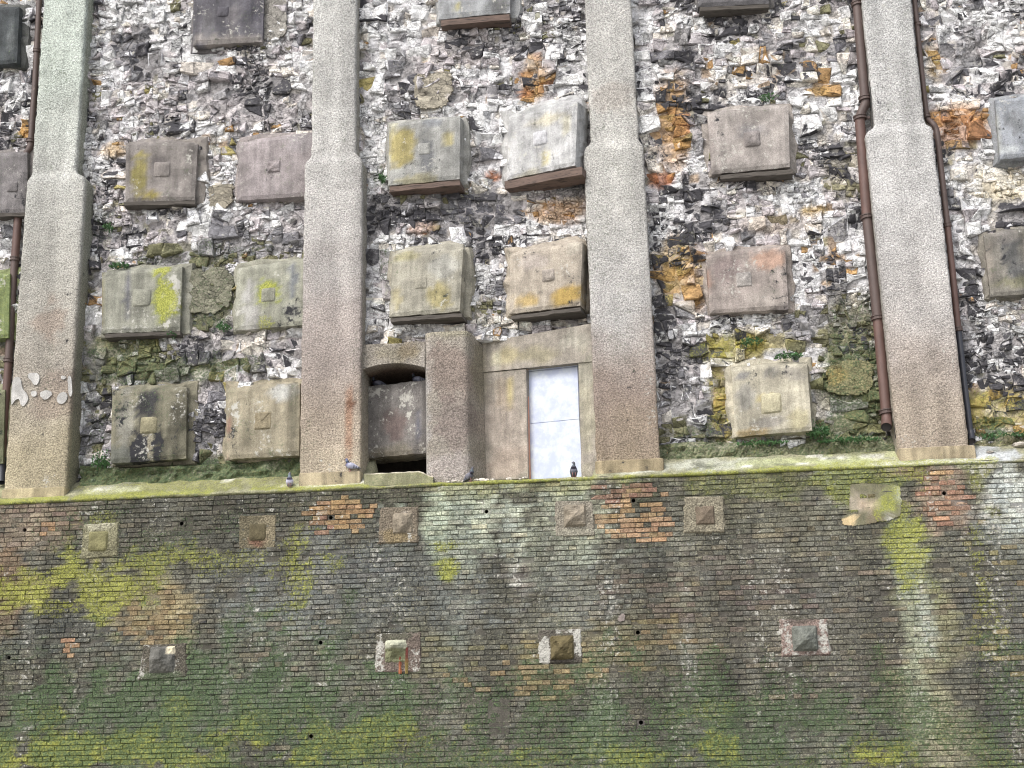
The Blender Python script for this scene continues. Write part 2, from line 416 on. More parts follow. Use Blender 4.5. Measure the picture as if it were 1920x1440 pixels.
for (px, py, rx, ry, a_) in ((100, 1085, 120, 26, .62), (190, 1100, 60, 60, .70), (150, 1130, 100, 20, .62), (60, 1115, 60, 16, .7), (300, 1045, 100, 16, .62), (250, 1060, 70, 14, .6), (420, 1050, 130, 18, .5), (540, 1050, 40, 50, .52), (1700, 1000, 34, 64, .66), (1690, 960, 24, 44, .58), (1722, 1050, 26, 50, .46), (838, 1075, 18, 20, .8), (140, 1405, 130, 30, .80), (260, 1390, 66, 30, .76), (420, 1375, 46, 30, .78), (340, 1420, 110, 26, .74), (640, 1390, 70, 30, .70), (760, 1380, 56, 34, .70), (860, 1365, 30, 10, .62), (60, 1425, 100, 26, .76), (1180, 1425, 80, 20, .68), (1330, 1400, 66, 24, .66), (1640, 1420, 66, 24, .72), (1290, 1420, 40, 16, .56), (1010, 1425, 60, 14, .54), (1840, 1080, 20, 100, .42), (1855, 1170, 30, 50, .42), (480, 1400, 40, 24, .72), (560, 1420, 60, 20, .7), (960, 1410, 60, 18, .6), (330, 1325, 40, 16, .5), (100, 1340, 60, 20, .48), (1330, 1330, 40, 14, .46)):
    B(px, py, rx, ry, None, algae=a_, soft=.7)
# whole-brick colours: exposed yellow and orange stocks
BRICKY = []
for (px, py, rx, ry, c, p) in [(640, 965, 62, 32, S(186, 138, 56), .72), (600, 985, 30, 14, S(168, 112, 66), .6), (1185, 965, 72, 46, S(188, 140, 66), .72),
        (1170, 925, 60, 18, S(150, 100, 70), .6), (1215, 995, 50, 18, S(190, 138, 74), .7), (1770, 930, 42, 50, S(176, 116, 74), .75), (82, 992, 30, 14, S(186, 136, 62), .75),
        (1770, 890, 16, 6, S(205, 150, 60), 1), (1770, 972, 16, 6, S(196, 140, 74), 1), (55, 980, 70, 40, S(140, 116, 92), .5),
        (295, 1160, 60, 50, S(146, 120, 62), .5), (1040, 1235, 80, 60, S(150, 128, 62), .28), (1225, 1190, 60, 60, S(136, 116, 62), .35),
        (800, 1240, 100, 40, S(128, 118, 74), .25), (560, 1210, 120, 40, S(120, 112, 84), .2), (1560, 1180, 250, 120, S(126, 112, 84), .10),
        (1870, 1130, 50, 160, S(150, 130, 56), .12), (130, 1215, 8, 22, S(196, 138, 74), 1), (1000, 1270, 150, 30, S(150, 124, 60), .2),
        (1640, 950, 14, 30, S(128, 106, 52), .5), (1300, 1110, 200, 60, S(112, 98, 84), .3)]:
    P = at(px, py, 0); BRICKY.append((P[0], P[2], rx * PXM, ry * PXM, c, p))

HOLES = [(46, 992), (340, 984), (620, 972), (912, 957), (1188, 943), (1770, 921), (16, 1237), (601, 1205), (1196, 1189), (583, 1376), (1202, 1358)]
COURSE = 0.0755; LEN = 0.232; HEAD = 0.1175
X_MIN, X_MAX = -13.4, 10.6
HOLE_XZ = [at(px, py, 0)[[0, 2]] for px, py in HOLES]
HOLE_XZ = [(x, (math.floor((z - 0.01) / COURSE) + 0.5) * COURSE + 0.01) for x, z in HOLE_XZ]
# pads (quads of pixels) leave the bricks out
PADS = [  # TL TR BR BL, boss centre, boss half px, boss height, kind, label
    ([(154, 981), (225, 977), (223, 1044), (148, 1052)], (184, 1015), 20, .035, 'dome', S(140, 136, 104), 'pale square pad with a low square dome, leftmost upper pad on the brickwork'),
    ([(446, 964), (521, 962), (519, 1031), (444, 1033)], (483, 998), 17, .025, 'dome', S(112, 104, 80), 'brown stained pad with an almost flat boss, left of the yellow bricks'),
    ([(712, 949), (787, 947), (787, 1020), (705, 1022)], (755, 981), 20, .08, 'lump', S(128, 116, 98), 'brownish pebbly pad with a knobbly boss, just right of the yellow brick patch'),
    ([(1037, 937), (1114, 936), (1119, 1007), (1039, 1009)], (1078, 967), 21, .13, 'pyramid', S(148, 140, 124), 'pale square pad with a sharp pyramid boss under the white door'),
    ([(1281, 930), (1359, 928), (1363, 1001), (1279, 1001)], (1322, 966), 18, .06, 'pyramid', S(142, 134, 112), 'sandy pebbly pad with a small low pyramid, right of the orange bricks'),
    ([(266, 1206), (352, 1204), (354, 1271), (253, 1279)], (304, 1237), 25, .14, 'lump', S(98, 92, 80), 'dark ragged pad whose broken grey boss has a chipped white corner'),
    ([(703, 1185), (793, 1183), (793, 1264), (699, 1264)], (742, 1221), 21, .14, 'wedge', S(118, 104, 94), 'crusty pad with a jutting wedge boss and red and yellow rust runs'),
    ([(1005, 1179), (1093, 1176), (1095, 1245), (1007, 1247)], (1054, 1214), 22, .15, 'pyramid', S(104, 98, 88), 'pad splashed with white crust round a dark pyramid boss, lower row'),
    ([(1457, 1161), (1554, 1157), (1562, 1230), (1462, 1234)], (1509, 1197), 23, .17, 'pyramid', S(146, 124, 114), 'pinkish crusted pad with a bold grey pyramid boss, rightmost of the lower row'),
]
PATCH6 = [(1594, 908), (1618, 906), (1640, 907), (1666, 908), (1688, 911), (1691, 940), (1689, 968), (1668, 976), (1648, 978), (1622, 984), (1600, 987), (1580, 984), (1577, 972), (1592, 962), (1593, 935)]
PATCH7 = [(916, 1312), (956, 1310), (957, 1345), (953, 1382), (920, 1382), (915, 1350)]
def in_quad(x, z, q, m):
    xs = [p[0] for p in q]; zs = [p[2] for p in q]
    return min(xs) + m < x < max(xs) - m and min(zs) + m < z < max(zs) - m
PAD_Q = [[at(px, py, 0) for px, py in p[0]] for p in PADS]

bricks = []      # x0,x1,z0,z1
row = 0
z = 0.01
while z < max(ZL0, ZL1) + 0.05:
    mode = row % 2
    x = X_MIN - random.random() * LEN
    hl = [h for h in HOLE_XZ if abs(h[1] - (z + COURSE / 2)) < COURSE * 0.4]
    while x < X_MAX:
        st = random.random() < (0.86 if mode == 0 else 0.22)
        w = (LEN if st else HEAD) * random.uniform(0.96, 1.04)
        x0, x1 = x, x + w; x = x1
        zc = z + COURSE / 2; xc = (x0 + x1) / 2
        if zc > ledge_z(xc) - 0.03: continue
        if any(in_quad(xc, zc, q, 0.10) for q in PAD_Q): continue
        segs = [(x0, x1)]
        for hx, hz in hl:
            if x0 < hx + 0.040 and x1 > hx - 0.040:
                segs = [s_ for s_ in [(x0, min(x1, hx - 0.040)), (max(x0, hx + 0.040), x1)] if s_[1] - s_[0] > 0.03]
        for s_ in segs: bricks.append((s_[0], s_[1], z, z + COURSE))
    z += COURSE; row += 1
bricks = np.array(bricks)
nB = len(bricks)
xc = (bricks[:, 0] + bricks[:, 1]) / 2; zc = (bricks[:, 2] + bricks[:, 3]) / 2
PAL = 0.66 * S(89, 85, 73) + 0.34 * np.array([S(90, 84, 73), S(80, 76, 68), S(102, 94, 80), S(92, 80, 70), S(74, 72, 68), S(112, 104, 88), S(84, 74, 66), S(96, 92, 84), S(116, 100, 78)])
tint = PAL[RNG.choice(len(PAL), nB, p=[.2, .18, .12, .12, .12, .08, .08, .07, .03])] / S(84, 78, 69)
special = np.full((nB, 3), -1.0)
for (x, z_, rx, rz, c, p) in BRICKY:
    d = np.sqrt(((xc - x) / rx) ** 2 + ((zc - z_) / rz) ** 2)
    hit = RNG.random(nB) < p * np.clip((1.25 - d) / 0.35, 0, 1)
    lum_ = float(c @ np.array([.3, .59, .11])); special[hit] = (lum_ + (c - lum_) * .62) * 0.85 * RNG.uniform(0.72, 1.12, (hit.sum(), 1)) * (1 + RNG.uniform(-.06, .06, (hit.sum(), 3)))
BF = []
def brick_geo(i):
    x0, x1, z0, z1 = bricks[i]
    w = x1 - x0; j = 0.0052
    wob = (vnoise(x0 * 0.9, z0 * 2, 3) - 0.5) * 0.012
    z0 = z0 + wob; z1 = z1 + wob
    zt = RNG.random()
    jb = j * RNG.uniform(0.55, 1.5); jt = j * RNG.uniform(0.5, 1.4)
    e0, e1 = x0 + j * RNG.uniform(.05, .6), x1 - j * RNG.uniform(.05, .6)
    f0, f1 = z0 + jb, z1 - jt
    p = -0.010 + RNG.normal(0, 0.0045) + (vnoise(x0 * 1.1, z0 * 1.1, 8) - 0.5) * 0.022
    if RNG.random() < 0.05: p += RNG.uniform(0.006, 0.020)
    n = 3 if w > 0.16 else 2
    xs = np.linspace(e0, e1, n)
    ch = 0.006
    tz = RNG.normal(0, 0.0035)
    V = []
    def rw(z_, y, inset): return [(min(max(xx, e0 + inset), e1 - inset) + RNG.normal(0, .0012), y + RNG.normal(0, .0016), z_ + RNG.normal(0, .0016)) for xx in xs]
    V += rw(f0, 0.05, 0) + rw(f1, 0.05, 0)
    V += rw(f0, p + ch * 1.1, 0) + rw(f1, p + ch * 1.1, 0)
    V += rw(f0 + ch, p + tz, ch) + rw(f1 - ch, p - tz, ch)
    if RNG.random() < 0.22:                     # a knocked-off corner
        k = RNG.choice([4 * n, 5 * n - 1, 5 * n, 6 * n - 1])
        q = V[k]; V[k] = (q[0], q[1] + RNG.uniform(.006, .02), q[2])
    V = np.array(V)
    Fs = []
    a, b, c, d, e, f = [k * n for k in range(6)]
    for i_ in range(n - 1):
        Fs += [(a + i_, a + i_ + 1, c + i_ + 1, c + i_), (c + i_, c + i_ + 1, e + i_ + 1, e + i_), (e + i_, e + i_ + 1, f + i_ + 1, f + i_),
               (f + i_, f + i_ + 1, d + i_ + 1, d + i_), (d + i_, d + i_ + 1, b + i_ + 1, b + i_)]
    l = 0; r = n - 1
    Fs += [(a + l, c + l, d + l, b + l), (c + l, e + l, f + l, d + l), (a + r, b + r, d + r, c + r), (c + r, d + r, f + r, e + r)]
    return V, Fs
BG = [brick_geo(i) for i in range(nB)]
allV = np.concatenate([v for v, f in BG]); cnt = np.array([len(v) for v, f in BG]); off = np.concatenate([[0], np.cumsum(cnt)])
bcol, bwear = BP(allV[:, 0], allV[:, 2])
rep = np.repeat(np.arange(nB), cnt)
runs = fbm(allV[:, 0] * 3.0, allV[:, 2] * .22, 191) - .5; soft_ = fbm(allV[:, 0] * .8, allV[:, 2] * .9, 192) - .5; fine_ = fbm(allV[:, 0] * 9, allV[:, 2] * 1.2, 193) - .5
bcol = bcol * tint[rep] * np.clip(1 + runs * 1.1 + soft_ * .5 + fine_ * .35, .5, 1.6)[:, None]
bwear[:, 2] = np.clip(bwear[:, 2] + np.clip((fbm(allV[:, 0] * 4, allV[:, 2] * .35, 194) - .52) * 1.3, 0, .17), 0, 1)
bwear[:, 1] = np.clip(bwear[:, 1] + np.clip((fbm(allV[:, 0] * 2.2 + 7, allV[:, 2] * .5, 195) - .5) * .9, 0, .15), 0, 1)
sp = special[rep]; m_ = sp[:, 0] >= 0
bcol[m_] = bcol[m_] * 0.30 + sp[m_] * 0.70
bwear[m_, :2] *= 0.55
bwear[:, 2] = np.clip(bwear[:, 2] + RNG.uniform(-.06, .12, nB)[rep], 0, 1)
bwear[:, 3] = np.clip(bwear[:, 3] + (RNG.random(nB) ** 2 * 0.30)[rep] * (1 - 0.5 * m_), 0, 1)
bcol = np.clip(bcol, 0.01, 0.75)
pa, pb = proj(np.stack([bricks[:, 0], np.zeros(nB), zc], -1)); pc, pd = proj(np.stack([bricks[:, 1], np.zeros(nB), zc], -1))
vis = (pa > 2) & (pc < 1918) & (pb > 2) & (pb < 1436)
cover = np.array([any(in_quad(x, z_, q, -0.02) for q in PAD_Q) for x, z_ in zip(xc, zc)])
area = np.where(vis & ~cover, (bricks[:, 1] - bricks[:, 0]) / (20 ** 2 + (xc ** 2) + (zc - 1.6) ** 2) * (1 + 0.06 * m_[off[:-1]]), -1)
big = set(np.argsort(-area)[:298].tolist())
mass = MB()
for i in range(nB):
    sl = slice(off[i], off[i + 1])
    if i in big:
        q = MB(); c3 = np.array([xc[i], 0, zc[i]])
        q.add(BG[i][0], BG[i][1], bcol[sl], bwear[sl]); q.build('brick', M_BRICK, BW, loc=c3)
    else:
        mass.add(BG[i][0], BG[i][1], bcol[sl], bwear[sl])
tag(mass.build('brickwork', M_BRICK, BW), kind='stuff')
# mortar bed behind the bricks
nx = int((X_MAX - X_MIN) / 0.06); nz = int((max(ZL0, ZL1) + 0.1) / 0.0378)
gx, gz = np.meshgrid(np.linspace(X_MIN, X_MAX, nx), np.linspace(0.0, max(ZL0, ZL1) + 0.1, nz))
gz = np.minimum(gz, ledge_z(gx) - 0.005)
gy = 0.006 + (fbm(gx * 6, gz * 6, 31) - 0.5) * 0.022 + (vnoise(gx * 1.1, gz * 1.1, 8) - 0.5) * 0.022
V = np.stack([gx.ravel(), gy.ravel(), gz.ravel()], -1)
c, w = BP(V[:, 0], V[:, 2]); c = c * 0.66 + S(70, 67, 57) * 0.22
w = w * 0.8; w[:, 0] += 0.05
fs = grid_faces(nx, nz)
cent = V[np.array(fs)].mean(1)
keep = np.ones(len(fs), bool)
for hx, hz in HOLE_XZ: keep &= ~((abs(cent[:, 0] - hx) < 0.055) & (abs(cent[:, 2] - hz) < 0.05))
mb = MB(); mb.add(V, [f for f, k in zip(fs, keep) if k], c, w); mb.build('mortar', M_MORTAR, BW, smooth=True)
# weep holes: square mortar collar with a round bore
for hx, hz in HOLE_XZ:
    mb = MB(); n = 16; r0 = 0.031; V = []; sq = 0.085
    for k in range(n):
        a = 2 * math.pi * k / n; ca, sa = math.cos(a), math.sin(a); mx = max(abs(ca), abs(sa))
        V.append((hx + ca / mx * sq, 0.012, hz + sa / mx * sq))
    rr = [r0 * RNG.uniform(.92, 1.1) for _ in range(n)]
    for y in (0.002, 0.17):
        V += [(hx + rr[k] * math.cos(2 * math.pi * k / n), y, hz + rr[k] * math.sin(2 * math.pi * k / n)) for k in range(n)]
    fs = []
    for k in range(n):
        k2 = (k + 1) % n
        fs += [(k, k2, n + k2, n + k), (n + k, n + k2, 2 * n + k2, 2 * n + k)]
    fs.append(tuple(range(2 * n, 3 * n)))
    V = np.array(V); c, w = BP(V[:, 0], V[:, 2])
    c[:n] *= 0.7; c[2 * n:] = 0.015  # inner end near black: shade of the bore painted in
    mb.add(V, fs, c, w * 0.6); mb.build('weep_hole', M_MORTAR, BW)
# render patches on the brickwork
def flat_patch(pts, Y, thick, paint, mat, parent, name, rag=0.005, sub=3):
    P = []
    for i in range(len(pts)):
        a, b = np.array(pts[i], float), np.array(pts[(i + 1) % len(pts)], float)
        for k in range(sub): P.append(a + (b - a) * k / sub)
    for _ in range(2):
        P = [q for i in range(len(P)) for q in (P[i] * .75 + P[(i + 1) % len(P)] * .25, P[i] * .25 + P[(i + 1) % len(P)] * .75)]
    W3 = np.array([at(x, y, Y) for x, y in P])
    W3[:, 0] += RNG.normal(0, rag, len(W3)); W3[:, 2] += RNG.normal(0, rag, len(W3))
    cen = W3.mean(0); n = len(W3); V = []; rings = [1.0, 0.985, 0.7, 0.4]
    for k, s_ in enumerate(rings):
        ring = cen + (W3 - cen) * s_
        ring[:, 1] = Y + (0.012 if k == 0 else -thick) + (fbm(ring[:, 0] * 9, ring[:, 2] * 9, 41) - .5) * thick * (0.9 if k else 0)
        V.append(ring)
    V.append(np.array([[cen[0], Y - thick, cen[2]]])); V = np.concatenate(V)
    fs = []
    for k in range(3):
        for i in range(n): fs.append((k * n + i, k * n + (i + 1) % n, (k + 1) * n + (i + 1) % n, (k + 1) * n + i))
    for i in range(n): fs.append((3 * n + i, 3 * n + (i + 1) % n, 4 * n))
    sgn = sum(W3[i, 0] * W3[(i + 1) % n, 2] - W3[(i + 1) % n, 0] * W3[i, 2] for i in range(n))
    if sgn > 0: pass
    else: fs = [f[::-1] for f in fs]
    c, w = paint(V[:, 0], V[:, 2])
    mb = MB(); mb.add(V, fs, c, w); return mb.build(name, mat, parent)
pp = Paint(0, S(112, 109, 84), (.2, .2, .15, .1), ragged=0.55)
pp.blob(1612, 945, 22, 30, S(146, 136, 118), .9).blob(1622, 948, 16, 16, S(190, 168, 142), .8, soft=.4).blob(1590, 977, 17, 12, S(200, 174, 124), .95, soft=.3)
pp.blob(1662, 940, 30, 32, S(140, 146, 80), .8, algae=.6).blob(1668, 970, 11, 14, S(176, 174, 164), .95, soft=.3, lichen=.3).blob(1683, 935, 9, 18, S(168, 172, 150), .9, soft=.4).blob(1640, 975, 18, 14, S(116, 104, 82), .8)
flat_patch(PATCH6, -0.010, 0.006, pp, M_CONC, BW, 'render_patch')
flat_patch(PATCH7, -0.012, 0.006, Paint(0, S(82, 78, 70), (.3, .05, .2, .1)), M_CONC, BW, 'render_patch')
flat_patch([(1158, 1158), (1165, 1150), (1172, 1152), (1171, 1164), (1160, 1167)], -0.014, 0.012, Paint(0, S(140, 128, 122)), M_CONC, BW, 'render_patch', .003, 1)

# ------------------------------------------------------------------ pads with bosses
def quad_grid(Q, n, m):
    Q = [np.array(q) for q in Q]     # TL TR BR BL
    out = np.zeros((m, n, 3))
    for j in range(m):
        t = j / (m - 1)
        for i in range(n):
            s_ = i / (n - 1)
            out[j, i] = (Q[3] * (1 - s_) + Q[2] * s_) * (1 - t) + (Q[0] * (1 - s_) + Q[1] * s_) * t
    return out
def make_boss(c3, half, h, kind, right, up, nrm, col, wear, parent, mat=None, seed=0, second=None):
    """a cast boss on a plate: square foot, dome / pyramid / broken lump"""
    n = 13; V = []; cols = []
    for j in range(n):
        for i in range(n):
            u, v = -1 + 2 * i / (n - 1), -1 + 2 * j / (n - 1)
            mx = max(abs(u), abs(v)); sr = (abs(u) ** 5 + abs(v) ** 5) ** .2
            if kind == 'pyramid': hh = 0.12 + 0.88 * min(1.0, 1.08 - mx) if mx < 0.99 else 0.0
            elif kind == 'dome': hh = max(0.0, 1 - (sr / .96) ** 2.6) ** .55
            elif kind == 'wedge': hh = max(0, min(1, (1 - abs(u)) * 1.6)) * max(0, min(1, (1 - v) * 2.2)) * max(0.1, (0.75 + v) * 0.9) if mx < 0.99 else 0
            elif kind == 'notch': hh = (0.5 if (v > abs(u + 0.25) - 0.2 or v < -abs(u + .25) + .1) and mx < .95 else 0.05) if mx < 0.99 else 0
            else: hh = (0.2 + 0.8 * max(0, 1 - (0.9 * ((u + .15) ** 2 + (v - .1) ** 2)))) * (0.75 + 0.5 * vnoise(u * 2.2 + seed, v * 2.2, 4)) if mx < 0.99 else 0
            k = 0.93 if mx > 0.99 else 1.0
            jit = (fbm(u * 2 + seed * 7, v * 2, 11) - .5) * (0.7 if mx < 0.9 else 0.1) * h
            uu = u * half * (1.0) + RNG.normal(0, .0015); vv = v * half + RNG.normal(0, .0015)
            V.append(c3 + right * uu + up * vv + nrm * (h * hh + (jit if hh > 0 else -0.01)))
            cc = np.array(col, float)
            if second is not None and second(u, v) is not None: cc = second(u, v)
            cols.append(cc)
    mb = MB(); mb.add(V, grid_faces(n, n), np.array(cols), wear)
    return mb.build('boss', mat or M_CONC, parent)
XR, ZU, NF = np.array([1.0, 0, 0]), np.array([0, 0, 1.0]), np.array([0, -1.0, 0])
for k, (q, bc, bh, h, kind, col, label) in enumerate(PADS):
    Q = [at(px, py, -0.02) for px, py in q]
    cen = np.mean(Q, 0)
    t = thing('anchor_pad', label, 'anchor pad', (cen[0], 0.0, cen[2]), 'small anchor pads set into the brickwork')
    G = quad_grid(Q, 17, 17); X, Z = G[..., 0], G[..., 2]
    up_ = k < 5
    pt = Paint(0, col * .85, (0.12 if k < 5 else .22, 0.02, 0.12, 0.05), ragged=.4, nscale=5)
    if k == 0: pt.blob(184, 985, 30, 12, S(168, 164, 138), .8).blob(205, 1030, 30, 20, S(112, 108, 80), .7)
    if k == 1: pt.blob(484, 1012, 14, 12, S(116, 80, 62), .8).blob(510, 990, 18, 30, S(140, 128, 100), .6)
    if k == 2: pt.blob(760, 968, 12, 12, S(178, 166, 150), .9).blob(740, 1008, 30, 12, S(136, 118, 78), .7).blob(768, 1000, 4, 22, None, lichen=.7)
    if k == 3: pt.blob(1078, 1000, 40, 12, S(150, 146, 128), .7)
    if k == 5: pt.blob(262, 1250, 16, 40, None, lichen=.52).blob(300, 1210, 50, 8, None, lichen=.45).blob(340, 1250, 20, 30, None, lichen=.35).blob(300, 1268, 40, 10, S(92, 104, 78), .8, moss=.4)
    if k == 6: pt.blob(712, 1240, 16, 40, None, lichen=.62).blob(780, 1240, 16, 30, None, lichen=.5).blob(740, 1195, 40, 10, S(84, 84, 70), .8)
    if k == 7: pt.blob(1020, 1215, 14, 30, None, lichen=.7).blob(1085, 1205, 9, 32, None, lichen=.75).blob(1060, 1182, 28, 6, None, lichen=.6).blob(1050, 1240, 45, 10, S(74, 68, 62), .8, moss=.2)
    if k == 8: pt.blob(1470, 1195, 16, 40, None, lichen=.5).blob(1545, 1190, 16, 40, None, lichen=.6).blob(1510, 1226, 40, 8, None, lichen=.5).blob(1505, 1162, 24, 8, S(92, 84, 76), .8)
    c, w = pt(X, Z)
    edge = np.zeros((17, 17)); edge[0] = edge[-1] = 1; edge[:, 0] = edge[:, -1] = 1
    G[..., 1] = -0.026 + 0.05 * edge + (fbm(X * 14, Z * 14, 51) - .5) * 0.022
    rg = 0.020 if k >= 5 else 0.008
    G[..., 0] += edge * (vnoise(Z * 16, X * 16, 52) - .5) * rg * 2.4; G[..., 2] += edge * (vnoise(X * 16, Z * 16 + 50, 53) - .5) * rg * 2.4
    mb = MB(); base = np.array([cen[0], 0, cen[2]])
    mb.add(G.reshape(-1, 3) - base, grid_faces(17, 17), c.reshape(-1, 3), w.reshape(-1, 4)); mb.build('pad', M_PAD, t)
    b3 = at(bc[0], bc[1], -0.03) - base
    sec = None
    bcols = {0: S(138, 134, 98), 1: S(104, 96, 74), 2: S(150, 140, 124), 3: S(158, 148, 132), 4: S(120, 108, 94), 5: S(116, 115, 110), 6: S(136, 138, 108), 7: S(112, 102, 74), 8: S(122, 125, 118)}
    if k == 5: sec = lambda u, v: S(214, 204, 178) if u > 0.45 and v > 0.42 else None
    if k == 6: sec = lambda u, v: S(164, 165, 146) if v > 0.3 else None
    make_boss(b3, bh * PXM, h, kind, XR, ZU, NF, bcols[k] * .72, (.12, .05, .08, .1), t, M_CONC, k, sec)
    if k == 6:                                    # rust runs, thin crusts on the pad
        for (x, y0, y1, c1, c2, wd) in ((750, 1226, 1263, S(118, 66, 54), S(158, 100, 70), .02), (762, 1214, 1263, S(108, 62, 56), S(132, 116, 70), .022)):
            m2 = MB(); nn = 9; Vv = []; Cc = []
            for i in range(nn):
                P = at(x, y0 + (y1 - y0) * i / (nn - 1), -0.04) - base
                ww = wd * (0.8 + .5 * RNG.random()); a = np.clip((i / (nn - 1) - .35) * 3, 0, 1)
                for s_ in (-1, 0, 1): Vv.append((P[0] + s_ * ww, P[1] - (0.008 if s_ == 0 else -0.012), P[2])); Cc.append(c1 * (1 - a) + c2 * a)
            m2.add(Vv, [f[::-1] for f in grid_faces(3, nn)], np.array(Cc)); m2.build('rust_run', M_CONC, t)

# ------------------------------------------------------------------ ledge
XB2a, XB2b = at(690, 890, .1)[0], at(1115, 880, .1)[0]
xs = np.arange(X_MIN, X_MAX + .01, 0.05)
prof = [(0.03, -.062), (-.016, -.060), (-.024, -.046), (-.027, -.03), (-.018, -.012), (0.0, 0.004), (.04, 0.030), (.1, .074), (.16, .118), (.24, .178), (.33, .245), (.45, .335), (.6, .44), (.85, .58)]
V = []
for (y, dz) in prof:
    inb = np.clip((xs - XB2a) / .05, 0, 1) * np.clip((XB2b - xs) / .05, 0, 1)
    top = dz > 0
    zz = dz * (1 - inb * (0.85 if top else 0)) if top else np.full_like(xs, dz)
    yy = np.full_like(xs, y) + (fbm(xs * 2.3, np.full_like(xs, dz * 7), 61) - .5) * (0.05 if y < .05 else 0)
    zn = (fbm(xs * 3.1, np.full_like(xs, y * 6), 62) - .5) * (0.045 if dz > -.05 else 0.012)
    V.append(np.stack([xs, yy, ledge_z(xs) + zz + zn], -1))
V = np.concatenate(V)
LP = Paint(0.0, S(140, 138, 108), (.22, .15, .1, 0), ragged=.5, nscale=2.6)
LP.blob(350, 905, 260, 26, S(122, 122, 76), .8, algae=.42, moss=.2)
for px, py in ((60, 938), (300, 925), (560, 912), (800, 902), (1000, 898), (1300, 892), (1500, 880), (1680, 868)):
    LP.blob(px, py, 150, 9, S(130, 134, 62), .8, algae=.60)
LP.blob(600, 906, 90, 6, S(196, 194, 178), .9, soft=.4).blob(640, 903, 90, 5, S(206, 204, 190), .9, soft=.4)
LP.blob(1320, 868, 130, 16, S(164, 166, 150), .9, soft=.6).blob(1210, 880, 60, 8, S(176, 176, 160), .9).blob(1600, 858, 90, 16, S(160, 164, 116), .8, algae=.3)
LP.blob(1480, 862, 120, 12, S(158, 164, 112), .7, algae=.3).blob(1870, 846, 70, 22, S(172, 176, 178), .98, soft=.4).blob(1740, 866, 80, 6, S(196, 196, 180), .8)
LP.blob(1060, 893, 50, 6, S(176, 172, 156), .9).blob(200, 915, 60, 8, S(170, 172, 140), .7).blob(190, 892, 60, 12, S(124, 126, 112), .7)
for k_ in range(46):
    px_ = RNG.uniform(0, 1920); LP.blob(px_, 932 - px_ * .042 - RNG.uniform(-4, 26), RNG.uniform(6, 24), RNG.uniform(2, 5), [S(206, 204, 196), S(112, 112, 74), S(98, 100, 84), S(176, 174, 150)][RNG.integers(4)], .75, soft=.5, algae=[0, .4, 0, 0][RNG.integers(4)])
c, w = LP(V[:, 0], V[:, 2])
lowmask = (V[:, 2] < ledge_z(V[:, 0]) - .028)
c[lowmask] = c[lowmask] * .35 + S(84, 82, 50) * .65; w[lowmask, 0] = np.maximum(w[lowmask, 0], .38)
mb = MB(); mb.add(V, grid_faces(len(xs), len(prof)), c, w); mb.build('ledge', M_LEDGE, BW, smooth=True)

